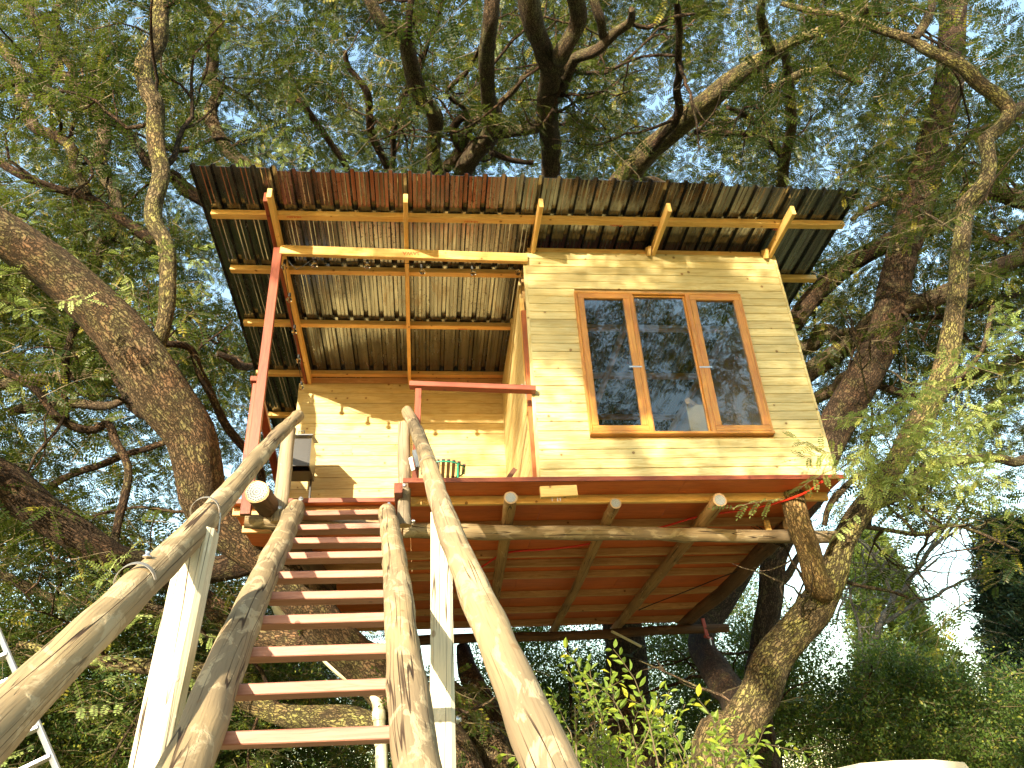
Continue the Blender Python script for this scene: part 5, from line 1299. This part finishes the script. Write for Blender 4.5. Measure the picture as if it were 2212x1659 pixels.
BUSH = [
 ('understorey_tree', 'small tree with lit leaves just left of the central dark trunk', 1235, 1500, 15, 1.2, 1.6, 700),
 ('understorey_tree', 'dark leafy small tree between the central trunk and the forked tree', 1465, 1500, 15.5, 1.0, 1.7, 700),
 ('understorey_tree', 'lit leafy tree right behind the base of the forked tree', 1760, 1520, 13, 1.3, 1.3, 900),
 ('understorey_tree', 'leafy small tree below the cypress left of the dark conifer', 1930, 1560, 13.5, 1.3, 1.0, 900),
 ('understorey_tree', 'tree with spreading low leaves in front of the dark conifer', 2090, 1560, 12.5, 1.2, 0.9, 800),
 ('understorey_tree', 'thin leafed tree behind the gap under the right end of the deck', 1605, 1420, 17, 1.0, 2.0, 600),
 ('understorey_tree', 'low tree behind the central trunk with small dark leaves', 1380, 1560, 19, 1.8, 1.4, 700),
 ('understorey_tree', 'dark leafy tree showing between the lowest stair treads', 640, 1620, 13, 1.6, 1.1, 900),
 ('understorey_tree', 'dark tree under the mossy limb left of the squared post', 330, 1600, 12, 1.5, 1.3, 900),
 ('understorey_tree', 'leafy tree at the lower left edge behind the step ladder', 60, 1560, 12, 1.7, 1.6, 1100),
 ('understorey_tree', 'tree with dark leaves showing through the stair above the mossy limb', 560, 1450, 14, 1.3, 1.2, 700),
 ('understorey_tree', 'lit leafy tree behind the back log right of the right handrail', 1130, 1450, 16, 1.0, 1.5, 600),
]
for b in BUSH: bushy(*b)
# far wood closing the horizon on all sides
fp_ = []
for a in np.linspace(-math.pi, math.pi, 150):
    d = rg.uniform(34, 52); c = np.array([math.sin(a) * d, math.cos(a) * d, 0]); hh = rg.uniform(4.5, 8.0) * (0.72 if -0.9 < a < 0.95 else 1.0)
    for _ in range(6): fp_.append(c + np.array([rg.uniform(-2, 2), rg.uniform(-2, 2), rg.uniform(0.1, 1.0) * hh]))
fw_ = balls(rg, np.array(fp_), 12, 1.2, 0.9); fw_ = fw_[fw_[:, 2] > 0]
fo = scatter('far_woods', fw_, P_UND, None, (2.4, 4.2), 0.6, rng=rg); tag(fo, 'distant wood closing the horizon behind the garden trees', 'wood', None, 'stuff')

# foreground shrub with broad yellow-green leaves
for (lab, x0_, x1_, yt, Y, n) in (('yellow green broad leaved shrub in front of the central trunk', 1200, 1420, 1500, 3.9, 15), ('lower yellow green shrub with one long shoot before the forked tree', 1400, 1640, 1600, 3.9, 12)):
    t = thing('garden_shrub', lab, 'shrub', (atY((x0_ + x1_) / 2, 1659, Y)[0], Y, 0), 'broad leaved shrubs at the foot of the view'); P = []; D = []
    for i in range(n):
        u = (i + .5) / n; x = x0_ + (x1_ - x0_) * u + rg.uniform(-12, 12); y = yt + rg.uniform(0, 120) + (abs(u - .35)) * 70
        tip = atY(x, y, Y + rg.uniform(-.3, .3)); b = np.array([tip[0] + rg.uniform(-.25, .15), Y + rg.uniform(-.1, .1), -0.02])
        m1 = b * .4 + tip * .6 + rg.normal(0, .05, 3)
        Ps, rs = smooth_path(np.array([b, m1, tip]), np.array([.010, .006, .003]), .1); tube('stem', Ps, rs, TWIG, t, 6, 0)
        for f in (0.7, 0.76, 0.82, 0.88, 0.94):
            q = Ps[int(f * (len(Ps) - 1))]; P.append(q); D.append(nrm((rg.normal(0, 1), rg.normal(0, 1), .5)))
        P.append(Ps[-1]); D.append(nrm(Ps[-1] - Ps[-3] + rg.normal(0, .03, 3)))
    if 'long shoot' in lab:
        P.append(atY(1560, 1612, Y)); D.append(np.array([1.0, 0, -0.1]))
    scatter('foliage', np.array(P), P_SHR, t, (0.55, 0.95), 0.3, np.array(D), rg)
# pale board edge at the bottom of the view
c0, c1 = atY(1848, 1654, 3.0), atY(2092, 1652, 3.0)
V = []; 
for y in (0, 0.5):
    for (a, b) in ((0, 0), (0.04, 0.012), (0.35, 0.02), (0.7, 0.022), (0.97, 0.012), (1.0, -0.01)): p = c0 * (1 - a) + c1 * a; V.append((p[0], p[1] + y, p[2] + b - 0.004))
V += [(v[0], v[1], v[2] - 0.05) for v in V]
Fs = [(i, i + 1, i + 7, i + 6) for i in range(5)] + [(12 + i, 18 + i, 19 + i, 13 + i) for i in range(5)] + [(i, 12 + i, 13 + i, i + 1) for i in range(5)] + [(6 + i, 7 + i, 19 + i, 18 + i) for i in range(5)] + [(0, 6, 18, 12), (5, 17, 23, 11)]
pt_ = thing('garden_table', 'cream table top showing at the bottom right edge', 'table', (c0[0] + .2, 3.2, 0))
mesh('table_top', V, Fs, CREAM, pt_, [np.array(v) for v in V])
for (x, y) in ((c0[0] + .05, 3.08), (c1[0] - .05, 3.08), (c0[0] + .05, 3.42), (c1[0] - .05, 3.42)): beam('leg', (x, y, 0), (x, y, c0[2] - 0.05), .04, .04, PINE, pt_, up=(0, 1, 0))
